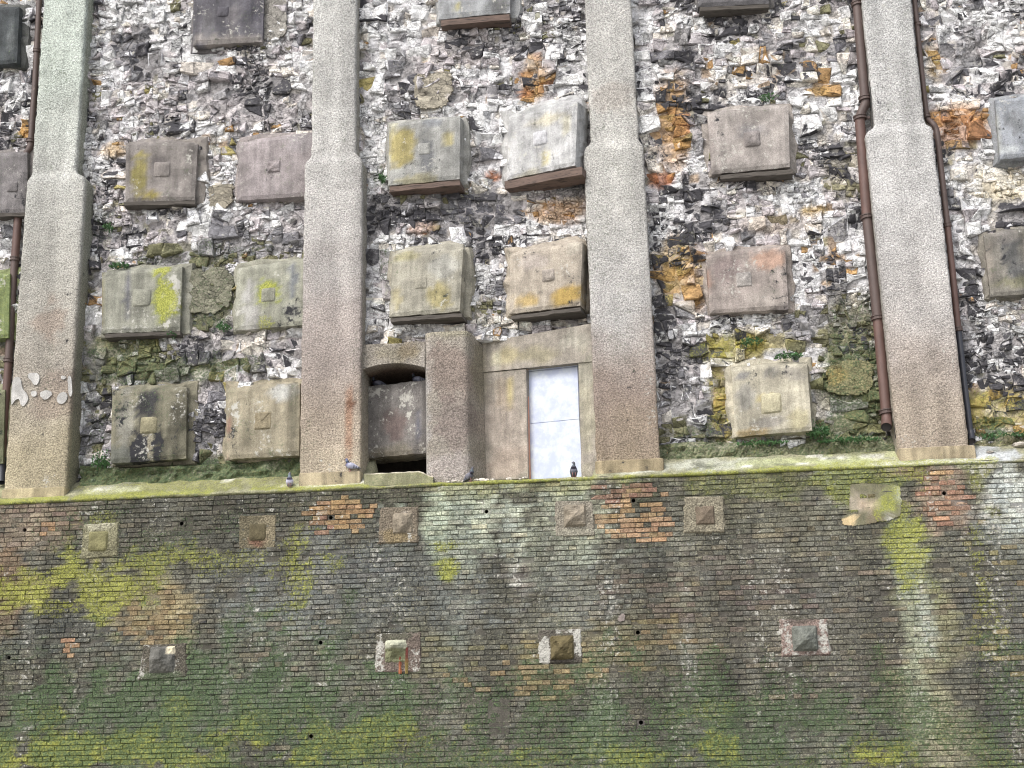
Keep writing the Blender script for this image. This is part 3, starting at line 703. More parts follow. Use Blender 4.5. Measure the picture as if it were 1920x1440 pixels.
# ================================================================== pilasters
def loft(sections, cols, wears, close_top=False):
    pass
def pilaster(label, lowL, lowR, upL, upR, zstep_px, base_px, paint, side, plinthpx, plinth_side):
    """lowL.. are world X of the faces; the lower stage stands proud of the upper one"""
    YF, YU, YB = 0.10, 0.17, 0.98
    z0 = ledge_z((lowL + lowR) / 2) - 0.02
    zs = at(zstep_px[0], zstep_px[1], YF)[2]; ztop = at(960, -260, .2)[2]
    cx = (lowL + lowR) / 2
    t = thing('pilaster', label, 'pilaster', (cx, YF, z0), 'roughcast pilasters along the cliff wall')
    levels = list(np.arange(z0, zs - .13, 0.06)) + [zs - .11, zs - .04, zs + .03, zs + .10] + list(np.arange(zs + .15, ztop, 0.06))
    rows = []; n = None
    for z_ in levels:
        a = np.clip((z_ - (zs - .10)) / .19, 0, 1); a = a * a * (3 - 2 * a)
        xl = lowL + (upL - lowL) * a; xr = lowR + (upR - lowR) * a; yf = YF + (YU - YF) * a
        r = 0.045
        pts = [(xl, y) for y in np.linspace(YB, yf + r, 9)]
        pts += [(xl + r - r * math.cos(q), yf + r - r * math.sin(q)) for q in (R(30), R(60))]
        pts += [(x, yf) for x in np.linspace(xl + r, xr - r, 16)]
        pts += [(xr - r + r * math.sin(q), yf + r - r * math.cos(q)) for q in (R(30), R(60))]
        pts += [(xr, y) for y in np.linspace(yf + r, YB, 9)]
        n = len(pts); rows.append([(x, y, z_) for x, y in pts])
    V = np.array(rows).reshape(-1, 3)
    A, Bn = V[:, 0] + V[:, 1] * .7, V[:, 2]
    d1 = (fbm(A * 9, Bn * 9, 71) - .5) * 0.030 + (RNG.random(len(V)) - .5) * 0.008
    isfront = V[:, 1] < .3
    V2 = V.copy(); V2[:, 1] -= d1 * np.where(isfront, 1, 0)
    V2[:, 0] += np.where(V[:, 0] < cx, -1, 1) * d1 * np.where(V[:, 1] > YF + .03, 1, 0.4)
    c, w = paint(V[:, 0], V[:, 2])
    run = fbm(V[:, 0] * 5, V[:, 2] * .35, 171) - .5; pat = fbm(V[:, 0] * 1.6, V[:, 2] * 1.2, 172) - .5
    c = c * (1 + run * .55 + pat * .45)[:, None]; w[:, 0] = np.maximum(w[:, 0], np.clip((fbm(V[:, 0] * 2, V[:, 2] * .8, 173) - .52) * 1.6, 0, .3)); w[:, 2] = np.maximum(w[:, 2], np.clip((fbm(V[:, 0] * 2.4, V[:, 2] * 1.4, 174) - .5) * 2, 0, .38)); w[:, 3] = np.maximum(w[:, 3], np.clip((fbm(V[:, 0] * 3, V[:, 2] * .7, 175) - .55) * 2, 0, .3))
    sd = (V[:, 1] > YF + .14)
    if side is not None: c[sd] = c[sd] * .4 + side * .6  # greenish tint plus darker side shading painted into the return faces
    w[sd, 0] = np.maximum(w[sd, 0], .12)
    mb = MB(); mb.add(V2 - np.array([cx, YF, z0]), grid_faces(n, len(levels)), c, w); mb.build('shaft', M_ROUGH, t, smooth=True)
    # plinth course: smooth rendered band
    pz0 = z0 - .06; pz1 = at(plinthpx[0], plinthpx[1], YF)[2]
    e0, e1 = lowL - plinth_side[0], lowR + plinth_side[1]
    rows = []
    for z_, o in ((pz0, 0), (pz0 + .06, .0), ((pz0 + pz1) / 2, .003), (pz1 - .012, 0), (pz1, -.014)):
        pts = [(e0 - o, y) for y in (YB - .05, .5, .25, YF + .0)] + [(x, YF - .022 - o) for x in np.linspace(e0 - o + .015, e1 + o - .015, 18)] + [(e1 + o, y) for y in (YF, .25, .5, YB - .05)]
        rows.append([(x, y, z_ + (fbm(x * 5, y * 5, 77) - .5) * .02) for x, y in pts])
    pts = [(x, .13, pz1 + .004) for x, y in [(p[0], p[1]) for p in rows[-1]]]
    rows.append([(min(max(p[0], lowL + .03), lowR - .03), max(p[1], YF + .05), pz1 + .006) for p in rows[-1]])
    nn = len(rows[0]); V = np.array(rows).reshape(-1, 3)
    c, w = paint(V[:, 0], V[:, 2]); c = c * .45 + S(160, 148, 116) * .55
    pt = Paint(YF, S(160, 148, 116)); st = vnoise(V[:, 0] * 14, V[:, 2] * 1.5, 79); c *= (0.55 + .75 * st)[:, None]; w[:, 3] = np.maximum(w[:, 3], np.clip(.05 + (1 - st) * .32, 0, .34))
    w[:, 1] = np.maximum(w[:, 1], .12)
    mb = MB(); mb.add(V - np.array([cx, YF, z0]), grid_faces(nn, len(rows)), c, w); mb.build('plinth', M_CONC, t)
    return t
def mx(pxs, Y): return float(np.mean([at(x, y, Y)[0] for x, y in pxs]))
P1p = Paint(.1, (0, 0, 0), ragged=.5).vgrad(110, [(-100, S(176, 186, 176)), (150, S(174, 182, 172)), (330, S(174, 174, 168)), (560, S(164, 160, 150)), (700, S(156, 147, 134)), (820, S(160, 149, 122)), (930, S(168, 156, 124))])
P1p.blob(90, 600, 40, 40, S(150, 126, 108), .5).blob(110, 740, 60, 40, S(140, 122, 108), .5)
T1 = pilaster('leftmost roughcast pilaster, greenish grey above and buff below with white flaked patches', mx([(45, 360), (37, 499), (12, 890)], .1), mx([(155, 345), (149, 520), (128, 880)], .1),
         mx([(82, 0), (71, 130), (61, 310)], .17), mx([(157, 0), (150, 200), (147, 290)], .17), (110, 327), None, P1p, S(128, 130, 112), (70, 915), (.02, .0))
P2p = Paint(.1, (0, 0, 0), ragged=.5).vgrad(630, [(-100, S(172, 172, 168)), (250, S(178, 176, 172)), (450, S(174, 170, 166)), (580, S(162, 152, 146)), (700, S(152, 140, 132)), (790, S(164, 149, 132)), (890, S(176, 162, 138))])
P2p.blob(655, 790, 8, 70, S(150, 100, 66), .6, soft=.8).blob(658, 757, 10, 8, S(110, 72, 50), .8)
T2 = pilaster('second pilaster from the left, turning pinkish brown, a rust run near its foot', mx([(571, 330), (567, 450), (562, 870)], .1), mx([(679, 330), (679, 450), (675, 870)], .1),
         mx([(586, 0), (585, 250)], .17), mx([(668, 0), (667, 250)], .17), (630, 293), None, P2p, S(150, 146, 134), (620, 885), (.0, .0))
P3p = Paint(.1, (0, 0, 0), ragged=.5).vgrad(1160, [(-100, S(170, 168, 164)), (300, S(176, 174, 168)), (580, S(172, 169, 166)), (670, S(152, 142, 134)), (750, S(134, 119, 108)), (860, S(144, 128, 106))])
P3p.blob(1150, 180, 40, 40, S(156, 146, 136), .5)
T3 = pilaster('third pilaster, pale grey with dark brown lower end, just right of white door', mx([(1095, 280), (1101, 540), (1120, 840)], .1), mx([(1207, 280), (1220, 520), (1236, 840)], .1),
         mx([(1099, 0), (1104, 240)], .17), mx([(1184, 0), (1196, 240)], .17), (1150, 268), None, P3p, S(150, 146, 134), (1180, 862), (.02, .05))
P4p = Paint(.1, (0, 0, 0), ragged=.5).vgrad(1690, [(-100, S(172, 172, 170)), (400, S(176, 174, 172)), (580, S(172, 167, 163)), (670, S(160, 149, 140)), (750, S(156, 143, 128)), (850, S(154, 140, 122))])
T4 = pilaster('rightmost roughcast pilaster, between the thick brown downpipe and the thinner black-ended one', mx([(1629, 300), (1652, 530), (1683, 825)], .1), mx([(1752, 260), (1785, 540), (1813, 820)], .1),
         mx([(1620, 0), (1636, 215)], .17), mx([(1711, 0), (1731, 215)], .17), (1690, 236), None, P4p, S(150, 146, 134), (1750, 838), (.0, .08))
# flaked render patches on the first pilaster
pp = Paint(.1, S(176, 174, 170), (0, 0, .1, 0))
for pts in ([(22, 712), (32, 704), (40, 712), (41, 728), (54, 742), (50, 758), (40, 764), (36, 746), (26, 752), (20, 764)], [(50, 704), (58, 698), (74, 700), (74, 716), (66, 724), (58, 714)],
            [(73, 736), (90, 730), (100, 738), (88, 750), (78, 748)], [(104, 748), (112, 736), (124, 734), (128, 748), (114, 761)], [(126, 706), (134, 704), (136, 740), (130, 746), (128, 726)], [(57, 734), (68, 732), (70, 742), (60, 745)], [(113, 704), (124, 705), (122, 712), (115, 711)]):
    o = flat_patch(pts, .082, .004, pp, M_CONC, None, 'render_flake', .002, 1)
    o.parent = T1; o.matrix_parent_inverse = Matrix.Translation(Vector(T1.location)).inverted()

# ================================================================== anchor blocks
YW = 0.50                                          # mean face of the rubble
BLOCKS = []
def find_yaw(q, y0):
    best = None
    for a in np.linspace(-8, 21, 59):
        n = np.array([-math.sin(R(a)), -math.cos(R(a)), 0]); cx = np.mean([p[0] for p in q]); cy = np.mean([p[1] for p in q])
        P = at(cx, cy, y0)
        Q = [at_plane(x, y, P, n) for x, y in q]
        e = abs(Q[1][2] - Q[0][2]) * .8 + abs(Q[2][2] - Q[3][2])
        if best is None or e < best[0]: best = (e, a, Q, n)
    return best
def wz(c, w, V):
    """rain runs, crust and algae common to all the old blocks"""
    a, b = V[:, 0] * 1.0, V[:, 2] * 1.0
    run = fbm(a * 7, b * .6, 181) - .5; pat = fbm(a * 3, b * 3, 182) - .5
    c = c * (1 + run * .7 + pat * .6)[:, None]
    w = w.copy(); w[:, 2] = np.clip(w[:, 2] + np.clip((fbm(a * 3.5, b * 2.5, 183) - .45) * 1.6, 0, .36), 0, 1); w[:, 3] = np.clip(w[:, 3] + np.clip((fbm(a * 4, b * 1.3, 184) - .48) * 1.5, 0, .32), 0, 1)
    w[:, 0] = np.clip(w[:, 0] + np.clip((fbm(a * 2, b * 2, 185) - .5) * 1.2, 0, .22), 0, 1)
    return np.clip(c, .02, .72), w
def anchor_block(q, y0, base, label, hump=14, boss=None, bosskind='dome', bhalf=18, bh=.05, timber=None, apron=True, blobs=(), wear=(.04, .03, .06, .05), bosscol=None, depth=.44, pads=(.07, .07)):
    if hump > 0 and timber != 'x' and y0 > .13: y0 -= .09
    e, a, Q, n = find_yaw(q, y0)
    Q = [np.array(p) for p in Q]
    right = (Q[1] + Q[2] - Q[0] - Q[3]); right[2] = 0; right /= np.linalg.norm(right)
    back = -n
    cen = np.mean(Q, 0); base3 = np.array([cen[0], cen[1], min(Q[2][2], Q[3][2])])
    t = thing('anchor_block', label, 'concrete block', base3, 'concrete anchor blocks bedded in the rubble')
    pt = Paint(y0, base, wear, ragged=.5, nscale=3.0); pt.gain = .80; pt.sat = .95
    for b in blobs:
        b = dict(b); pt.blob(b.pop('x'), b.pop('y'), b.pop('rx'), b.pop('ry'), **b)
    N = 19
    G = quad_grid(Q, N, N)
    cx_ = 0.016
    ins = np.minimum(np.minimum(np.arange(N)[None, :], N - 1 - np.arange(N)[None, :]), np.minimum(np.arange(N)[:, None], N - 1 - np.arange(N)[:, None])).astype(float)
    G += n * ((fbm(G[..., 0] * 5 + y0 * 3, G[..., 2] * 5, 81) - .5) * .02)[..., None] * 1.0
    G += back * (np.where(ins < 1, .03, np.where(ins < 2, .004, 0.0)))[..., None]
    G[..., 2] += np.where(ins < 1, (vnoise(G[..., 0] * 14, G[..., 2] * 14, 82) - .5) * .02, 0)
    mb = MB(); F0 = G.reshape(-1, 3); c, w = wz(*pt(F0[:, 0], F0[:, 2]), F0)
    mb.add(F0 - base3, grid_faces(N, N), c, w)
    # rim back to the rubble, the top rising into a hump
    ring = [(0, i) for i in range(N)] + [(j, N - 1) for j in range(1, N)] + [(N - 1, i) for i in range(N - 2, -1, -1)] + [(j, 0) for j in range(N - 2, 0, -1)]
    Rg = np.array([G[j, i] for j, i in ring]); nr = len(ring)
    tt = np.array([j / (N - 1) for j, i in ring]); ss = np.array([i / (N - 1) for j, i in ring])
    hh = hump * PXM * 1.35 + depth * math.tan(R(21)) * (1 if hump > 0 else 0.2)
    rows = [Rg]
    for k in (1, 2, 3, 4):
        f = k / 4; d = depth * f
        q_ = Rg + back * d
        arch = np.clip(np.minimum(ss, 1 - ss) / .30, 0, 1); arch = np.sqrt(arch * (2 - arch))
        q_[:, 2] += np.where(tt > .999, hh * f * (.15 + .85 * arch), np.where(tt > .9, hh * f * .3, 0))
        q_ += RNG.normal(0, .005, q_.shape)
        rows.append(q_)
    V = np.concatenate(rows); fs = []
    for k in range(4):
        for i in range(nr): fs.append((k * nr + i, (k + 1) * nr + i, (k + 1) * nr + (i + 1) % nr, k * nr + (i + 1) % nr))
    c, w = wz(*pt(V[:, 0], V[:, 2]), V)
    mb.add(V - base3, fs, c, w)
    mb.build('block', M_CONC, t)
    # apron: mortar collar where the block meets the rubble
    W_, H_ = np.linalg.norm(Q[1] - Q[0]), np.linalg.norm(Q[0] - Q[3])
    if apron:
        mb = MB(); pc = cen.copy(); Vv = []; NN = 40; rings = []
        for k, (yy, s_) in enumerate(((YW + .12, 1.12), (YW - .05, 1.02), (YW - .08, .9), (YW - .08, .3))):
            for i in range(NN):
                an = 2 * math.pi * i / NN; ca, sa = math.cos(an), math.sin(an); m1 = max(abs(ca), abs(sa)) ** .9
                rr = 1 + (vnoise(i * .55, y0 * 10 + cen[0] * 3, 84) - .5) * .12 * (1 if k < 2 else .3)
                Vv.append((pc[0] + ca / m1 * (W_ / 2 + pads[0]) * s_ * rr + .03, yy + RNG.normal(0, .01), pc[2] + .06 + sa / m1 * (H_ / 2 + pads[1]) * s_ * rr))
        fs = []
        for k in range(3):
            for i in range(NN): fs.append((k * NN + i, k * NN + (i + 1) % NN, (k + 1) * NN + (i + 1) % NN, (k + 1) * NN + i))
        Vv = np.array(Vv); c = np.tile(base * .75 + S(120, 114, 104) * .25, (len(Vv), 1)) * RNG.uniform(.8, 1.1, (len(Vv), 1))
        mb.add(Vv - base3, fs, c, (.22, .05, .12, .22)); mb.build('mortar_collar', M_CONC, t)
    if boss is not None:
        b3 = at_plane(boss[0], boss[1], cen, n) - base3
        make_boss(b3 + n * .004, bhalf * PXM * .92, bh * .7, bosskind, right, ZU, n, (bosscol * .74 + base * .12) if bosscol is not None else np.clip(base * .80, 0, .7), wear, t, M_CONC, len(BLOCKS))
    if timber:
        (xa, ya), (xb, yb), th = timber
        A = at_plane(xa, ya, cen + back * .02, n) - base3; Bq = at_plane(xb, yb, cen + back * .02, n) - base3
        mb = MB(); nn = 9; V = []
        for i in range(nn):
            p = A + (Bq - A) * i / (nn - 1); wv = RNG.normal(0, .006)
            for dz, dy in ((0.0, 0.0), (-th, .01), (-th, .4), (0.0, .4)): V.append(p + back * (dy + wv) + np.array([0, 0, dz + RNG.normal(0, .004)]))
        fs = []
        for i in range(nn - 1):
            for k in range(4): fs.append((i * 4 + k, i * 4 + (k + 1) % 4, (i + 1) * 4 + (k + 1) % 4, (i + 1) * 4 + k))
        fs += [(3, 2, 1, 0), tuple((nn - 1) * 4 + k for k in range(4))]
        mb.add(V, [f[::-1] for f in fs]); mb.build('timber_shade_board', M_TIMBER if th > .07 else M_UNDER_SHADE, t)  # thick boards are timber, thin grey ones paint the shadow under the block
    BLOCKS.append((min(p[0] for p in Q) , max(p[0] for p in Q), min(p[2] for p in Q), max(p[2] for p in Q)))
    return t, Q, n, cen, back, right, base3
d_ = dict
anchor_block([(-70, 15), (35, 11), (30, 117), (-75, 125)], .36, S(80, 84, 86), 'dark slate grey block cut off by the top left corner behind the rusty pipe', blobs=[d_(x=20, y=70, rx=8, ry=40, col=S(120, 124, 124), k=.5)])
anchor_block([(362, -60), (497, -65), (491, 77), (361, 84)], .36, S(98, 96, 102), 'dark grey block at the top between the two left pilasters, paler along its lower edge', boss=(418, 22), bhalf=14, bh=.03,
             blobs=[d_(x=425, y=75, rx=65, ry=14, col=S(146, 140, 136), k=.9), d_(x=440, y=35, rx=16, ry=30, col=S(126, 122, 124), k=.7), d_(x=390, y=50, rx=10, ry=30, col=S(122, 120, 122), k=.6), d_(x=476, y=20, rx=14, ry=40, col=S(84, 82, 90), k=.8)])
anchor_block([(235, 266), (370, 268), (364, 374), (234, 378)], .34, S(138, 132, 128), 'grey block with a yellow lichen stain on its left half, under a rounded top', hump=18, boss=(304, 318), bhalf=20, bh=.04, timber=((232, 379), (366, 376), .06),
             blobs=[d_(x=263, y=330, rx=16, ry=50, col=S(150, 140, 70), k=.75, algae=.25), d_(x=285, y=366, rx=22, ry=10, col=S(158, 144, 70), k=.8, algae=.3), d_(x=300, y=318, rx=24, ry=24, col=S(112, 106, 106), k=.6), d_(x=244, y=300, rx=6, ry=40, col=S(110, 104, 100), k=.6)])
anchor_block([(447, 266), (612, 244), (612, 364), (443, 375)], .40, S(150, 142, 142), 'plain pinkish grey block with a pyramid boss, partly hidden behind the second pilaster', hump=14, boss=(514, 312), bhalf=15, bh=.07, bosskind='pyramid',
             blobs=[d_(x=560, y=265, rx=40, ry=30, col=S(160, 154, 156), k=.6), d_(x=455, y=330, rx=8, ry=40, col=S(126, 120, 118), k=.6)])
anchor_block([(-60, 290), (50, 284), (50, 397), (-60, 402)], .36, S(126, 122, 122), 'grey block at the left edge behind the swan-neck of the rusty pipe', hump=10, boss=(23, 350), bhalf=14, bh=.03, timber=((-60, 403), (50, 398), .06))
anchor_block([(190, 509), (341, 500), (336, 619), (190, 624)], .34, S(146, 146, 134), 'grey block with bright lime algae and white flakes over its right half', hump=9, boss=(266, 558), bhalf=22, bh=.045, timber=((196, 626), (338, 621), .06),
             blobs=[d_(x=240, y=545, rx=8, ry=55, col=S(112, 112, 120), k=.85), d_(x=305, y=560, rx=32, ry=62, col=S(150, 158, 66), k=.7, algae=.86), d_(x=330, y=545, rx=7, ry=30, lichen=.6, soft=.3), d_(x=302, y=552, rx=9, ry=9, lichen=.7, soft=.3), d_(x=322, y=520, rx=9, ry=9, col=S(206, 204, 200), k=1, lichen=.7, soft=.3), d_(x=324, y=575, rx=7, ry=6, lichen=.7), d_(x=309, y=610, rx=6, ry=9, lichen=.7), d_(x=188, y=570, rx=8, ry=50, col=S(126, 118, 84), k=.7)])
anchor_block([(444, 502), (590, 486), (590, 606), (437, 619)], .36, S(152, 152, 138), 'block with lime green algae round its square boss and white runs, beside the second pilaster', hump=12, boss=(503, 553), bhalf=17, bh=.04,
             blobs=[d_(x=470, y=590, rx=26, ry=34, col=S(178, 176, 172), k=.9, lichen=.4), d_(x=465, y=545, rx=12, ry=30, col=S(176, 174, 172), k=.8), d_(x=503, y=545, rx=26, ry=30, col=S(150, 160, 60), k=.7, algae=.8), d_(x=495, y=600, rx=20, ry=24, algae=.6), d_(x=550, y=520, rx=9, ry=40, col=S(108, 112, 120), k=.8), d_(x=548, y=585, rx=20, ry=20, col=S(118, 118, 116), k=.7, soot=.3)])
anchor_block([(210, 730), (349, 726), (348, 859), (206, 868)], .30, S(134, 130, 112), 'low block streaked black down its middle, nearest the foot of the first pilaster', hump=8, boss=(279, 797), bhalf=19, bh=.05,
             blobs=[d_(x=276, y=752, rx=22, ry=32, col=S(58, 58, 62), k=.95), d_(x=330, y=800, rx=16, ry=70, col=S(78, 76, 66), k=.7, soot=.35), d_(x=262, y=840, rx=18, ry=40, col=S(64, 62, 58), k=.8, soot=.45), d_(x=297, y=840, rx=12, ry=30, col=S(72, 70, 62), k=.8, soot=.4), d_(x=236, y=780, rx=12, ry=60, col=S(158, 156, 146), k=.8), d_(x=220, y=860, rx=30, ry=20, col=S(120, 124, 118), k=.7), d_(x=279, y=835, rx=6, ry=24, col=S(156, 148, 128), k=.8), d_(x=340, y=800, rx=8, ry=60, moss=.3)], bosscol=S(150, 144, 118), wear=(.1, .04, .06, .12))
anchor_block([(422, 728), (561, 718), (560, 853), (424, 861)], .34, S(154, 146, 126), 'buff block with a notched flat boss, lowest block beside the second pilaster', hump=7, boss=(493, 789), bhalf=20, bh=.04, bosskind='notch',
             blobs=[d_(x=535, y=735, rx=30, ry=14, col=S(172, 172, 168), k=.9, lichen=.4), d_(x=426, y=820, rx=6, ry=40, col=S(128, 96, 84), k=.8), d_(x=440, y=780, rx=8, ry=60, lichen=.35), d_(x=552, y=760, rx=10, ry=50, col=S(116, 112, 96), k=.7), d_(x=430, y=735, rx=20, ry=20, col=S(132, 128, 108), k=.7)], bosscol=S(138, 128, 106), wear=(.1, .04, .08, .08))
anchor_block([(818, -100), (957, -112), (956, 22), (822, 35)], .34, S(164, 166, 168), 'pale blue-grey block with a red-brown underside at the top of the middle bay', blobs=[d_(x=940, y=5, rx=16, ry=14, col=S(126, 124, 124), k=.7), d_(x=855, y=4, rx=4, ry=20, col=S(170, 160, 80), k=.8)], timber=((826, 38), (955, 26), .10))
anchor_block([(729, 231), (862, 216), (861, 334), (727, 347)], .28, S(162, 162, 158), 'block with a broad ochre stripe beside a dark grey run, in the middle bay', hump=6, boss=(795, 279), bhalf=15, bh=.02, timber=((730, 350), (862, 338), .08),
             blobs=[d_(x=752, y=270, rx=24, ry=48, col=S(164, 150, 84), k=.8, algae=.15), d_(x=800, y=290, rx=14, ry=46, col=S(116, 118, 124), k=.7), d_(x=780, y=335, rx=40, ry=14, col=S(166, 158, 116), k=.6), d_(x=840, y=260, rx=12, ry=20, col=S(172, 160, 100), k=.7), d_(x=812, y=228, rx=20, ry=10, col=S(124, 128, 134), k=.7), d_(x=735, y=230, rx=12, ry=20, col=S(170, 166, 140), k=.5)])
anchor_block([(953, 214), (1082, 190), (1077, 309), (949, 336)], .12, S(190, 190, 190), 'very pale block with a thick weathered timber under it, beside the third pilaster', hump=22, boss=(1013, 259), bhalf=18, bh=.035, timber=((946, 340), (1090, 312), .13), depth=.46,
             blobs=[d_(x=1020, y=230, rx=30, ry=14, col=S(200, 192, 166), k=.7), d_(x=1060, y=240, rx=10, ry=24, col=S(198, 192, 164), k=.6), d_(x=1022, y=300, rx=8, ry=16, col=S(194, 184, 140), k=.8), d_(x=990, y=320, rx=30, ry=10, col=S(190, 184, 160), k=.6), d_(x=1000, y=196, rx=50, ry=8, col=S(166, 168, 166), k=.6)], bosscol=S(192, 192, 196), wear=(.0, .0, .05, .0))
anchor_block([(735, 474), (868, 464), (861, 583), (729, 594)], .26, S(166, 162, 148), 'grey block with faint ochre at its lower right, straight above the arched opening', hump=18, boss=(789, 530), bhalf=15, bh=.03, timber=((732, 597), (866, 587), .06),
             blobs=[d_(x=820, y=560, rx=24, ry=26, col=S(158, 146, 84), k=.65), d_(x=760, y=480, rx=30, ry=10, col=S(150, 144, 100), k=.6), d_(x=745, y=560, rx=14, ry=30, col=S(156, 146, 106), k=.6), d_(x=830, y=500, rx=20, ry=20, col=S(176, 176, 170), k=.6)])
anchor_block([(956, 474), (1091, 452), (1087, 572), (954, 588)], .26, S(176, 166, 152), 'warm beige block with ochre lichen along its bottom edge, right above the white door', hump=13, boss=(1028, 516), bhalf=15, bh=.05, timber=((958, 592), (1088, 576), .06), bosscol=S(160, 152, 144),
             blobs=[d_(x=1062, y=556, rx=28, ry=18, col=S(182, 150, 62), k=.8, algae=.2), d_(x=985, y=560, rx=26, ry=16, col=S(176, 148, 76), k=.7), d_(x=1000, y=490, rx=26, ry=14, col=S(178, 168, 162), k=.6), d_(x=1075, y=470, rx=12, ry=14, col=S(184, 178, 164), k=.6)])
NB = anchor_block([(655, 727), (800, 712), (800, 848), (655, 862)], .62, S(124, 120, 117), 'dark concrete block scratched with writing, set deep inside the arched opening', hump=0, apron=False, depth=.5,
             blobs=[d_(x=740, y=800, rx=26, ry=30, col=S(112, 92, 88), k=.6), d_(x=710, y=760, rx=40, ry=50, lichen=.3), d_(x=770, y=760, rx=24, ry=30, lichen=.34), d_(x=740, y=845, rx=60, ry=14, col=S(124, 118, 104), k=.8), d_(x=787, y=800, rx=8, ry=40, col=S(96, 98, 112), k=.7)])
anchor_block([(1309, -100), (1444, -110), (1442, 5), (1309, 12)], .36, S(112, 110, 112), 'grey block showing only its lower edge, top of bay right of third pilaster', timber=((1312, 14), (1442, 7), .06))
anchor_block([(1326, 210), (1478, 195), (1481, 312), (1334, 326)], .32, S(160, 153, 148), 'plain grey block with a dark bottomed boss, between third and fourth pilasters', hump=11, boss=(1410, 261), bhalf=19, bh=.07, timber=((1350, 328), (1486, 317), .07), bosscol=S(134, 128, 126),
             blobs=[d_(x=1334, y=265, rx=9, ry=60, col=S(142, 134, 130), k=.8), d_(x=1410, y=245, rx=26, ry=20, col=S(150, 148, 152), k=.5)])
anchor_block([(1324, 477), (1472, 459), (1479, 579), (1331, 587)], .34, S(158, 148, 142), 'pinkish grey block with a faded orange blush, between third and fourth pilasters', hump=7, boss=(1395, 524), bhalf=17, bh=.055, bosskind='pyramid', bosscol=S(158, 154, 150),
             blobs=[d_(x=1442, y=488, rx=30, ry=18, col=S(188, 154, 134), k=.8), d_(x=1360, y=500, rx=30, ry=24, col=S(150, 134, 132), k=.6), d_(x=1330, y=530, rx=7, ry=30, col=S(156, 120, 102), k=.7), d_(x=1465, y=575, rx=20, ry=8, col=S(104, 98, 96), k=.8), d_(x=1430, y=560, rx=40, ry=20, col=S(166, 158, 150), k=.6)])
anchor_block([(1371, 688), (1513, 681), (1522, 806), (1378, 819)], .30, S(182, 176, 158), 'cream block with a yellowed square boss standing just above the ledge weeds', hump=3, boss=(1446, 756), bhalf=22, bh=.05, bosscol=S(176, 170, 144),
             blobs=[d_(x=1400, y=700, rx=26, ry=10, col=S(120, 120, 122), k=.8), d_(x=1490, y=702, rx=20, ry=16, col=S(136, 132, 126), k=.7), d_(x=1445, y=698, rx=20, ry=14, col=S(130, 128, 124), k=.7), d_(x=1400, y=750, rx=14, ry=30, col=S(164, 162, 156), k=.7), d_(x=1440, y=790, rx=30, ry=10, col=S(140, 136, 132), k=.7), d_(x=1410, y=810, rx=30, ry=8, col=S(166, 142, 96), k=.7), d_(x=1495, y=790, rx=18, ry=20, col=S(178, 170, 132), k=.6), d_(x=1440, y=745, rx=18, ry=6, col=S(196, 180, 116), k=.7)])
anchor_block([(1866, 186), (2010, 172), (2015, 285), (1876, 297)], .34, S(146, 150, 156), 'blue-grey block cut off by the right edge, upper of the two there', hump=6,
             blobs=[d_(x=1890, y=280, rx=24, ry=10, col=S(186, 190, 192), k=.8), d_(x=1905, y=230, rx=20, ry=30, col=S(116, 118, 120), k=.7), d_(x=1872, y=240, rx=6, ry=50, col=S(170, 172, 166), k=.7)])
anchor_block([(1845, 440), (1990, 418), (2000, 544), (1858, 555)], .34, S(132, 128, 120), 'dark mottled block cut off by the right edge, lower of the two there', hump=11,
             blobs=[d_(x=1900, y=490, rx=22, ry=60, col=S(84, 86, 88), k=.8, soot=.15), d_(x=1855, y=480, rx=10, ry=40, col=S(150, 142, 132), k=.7), d_(x=1885, y=440, rx=26, ry=14, col=S(148, 142, 136), k=.6), d_(x=1900, y=530, rx=30, ry=14, col=S(120, 118, 92), k=.7)])
anchor_block([(-120, 518), (17, 512), (14, 633), (-120, 640)], .36, S(126, 138, 92), 'green block at the left edge, seen between the frame and the rusty pipe', hump=6, wear=(.35, .3, .1, .05))
anchor_block([(-130, 735), (8, 730), (4, 868), (-130, 874)], .36, S(132, 134, 108), 'greenish lower block barely showing at the left edge behind the rusty pipe', hump=6, wear=(.3, .1, .1, .05))
# writing scratched into the dark block
t, Q, n, cen, back, right, base3 = NB
mb = MB()
def stroke(pts, wd=.0032):
    P = [at_plane(x, y, cen, n) + n * .0125 for x, y in pts]
    for a, b in zip(P[:-1], P[1:]):
        dv = b - a; dv /= (np.linalg.norm(dv) + 1e-9); sd = np.cross(dv, n) * wd
        mb.add([a - sd - base3, b - sd - base3, b + sd - base3, a + sd - base3], [(0, 1, 2, 3)])
LET = {'D': [[(0, 0), (0, 1), (.6, .8), (.7, .35), (0, 0)]], 'A': [[(0, 0), (.35, 1), (.7, 0)], [(.15, .4), (.55, .4)]], 'N': [[(0, 0), (0, 1), (.6, 0), (.6, 1)]], 'I': [[(0.1, 0), (0.1, 1)]], 'E': [[(.6, 1), (0, 1), (0, 0), (.6, 0)], [(0, .5), (.45, .5)]]}
x = 761.0
for ch in 'DANIE':
    for st in LET[ch]: stroke([(x + u * 7.2, 739.5 - (x - 761) * .10 - v * 7.5) for u, v in st])
    x += 5.2 if ch == 'I' else 7.6
for (xa, ya, nn) in ((735, 728, 5), (760, 722, 6), (732, 746, 7), (758, 752, 6), (768, 762, 4), (705, 742, 5), (718, 752, 4)):
    p = (xa, ya)
    for q in range(nn):
        stroke([(p[0] + RNG.uniform(-1, 2), p[1] + RNG.uniform(-4, 4)), (p[0] + RNG.uniform(0, 3), p[1] + RNG.uniform(-4, 4)), (p[0] + RNG.uniform(2, 5), p[1] + RNG.uniform(-3, 3))], .0026); p = (p[0] + 4.6, p[1] - .5)
tag(mb.build('scratched_writing', M_SCRATCH, t), kind='stuff')

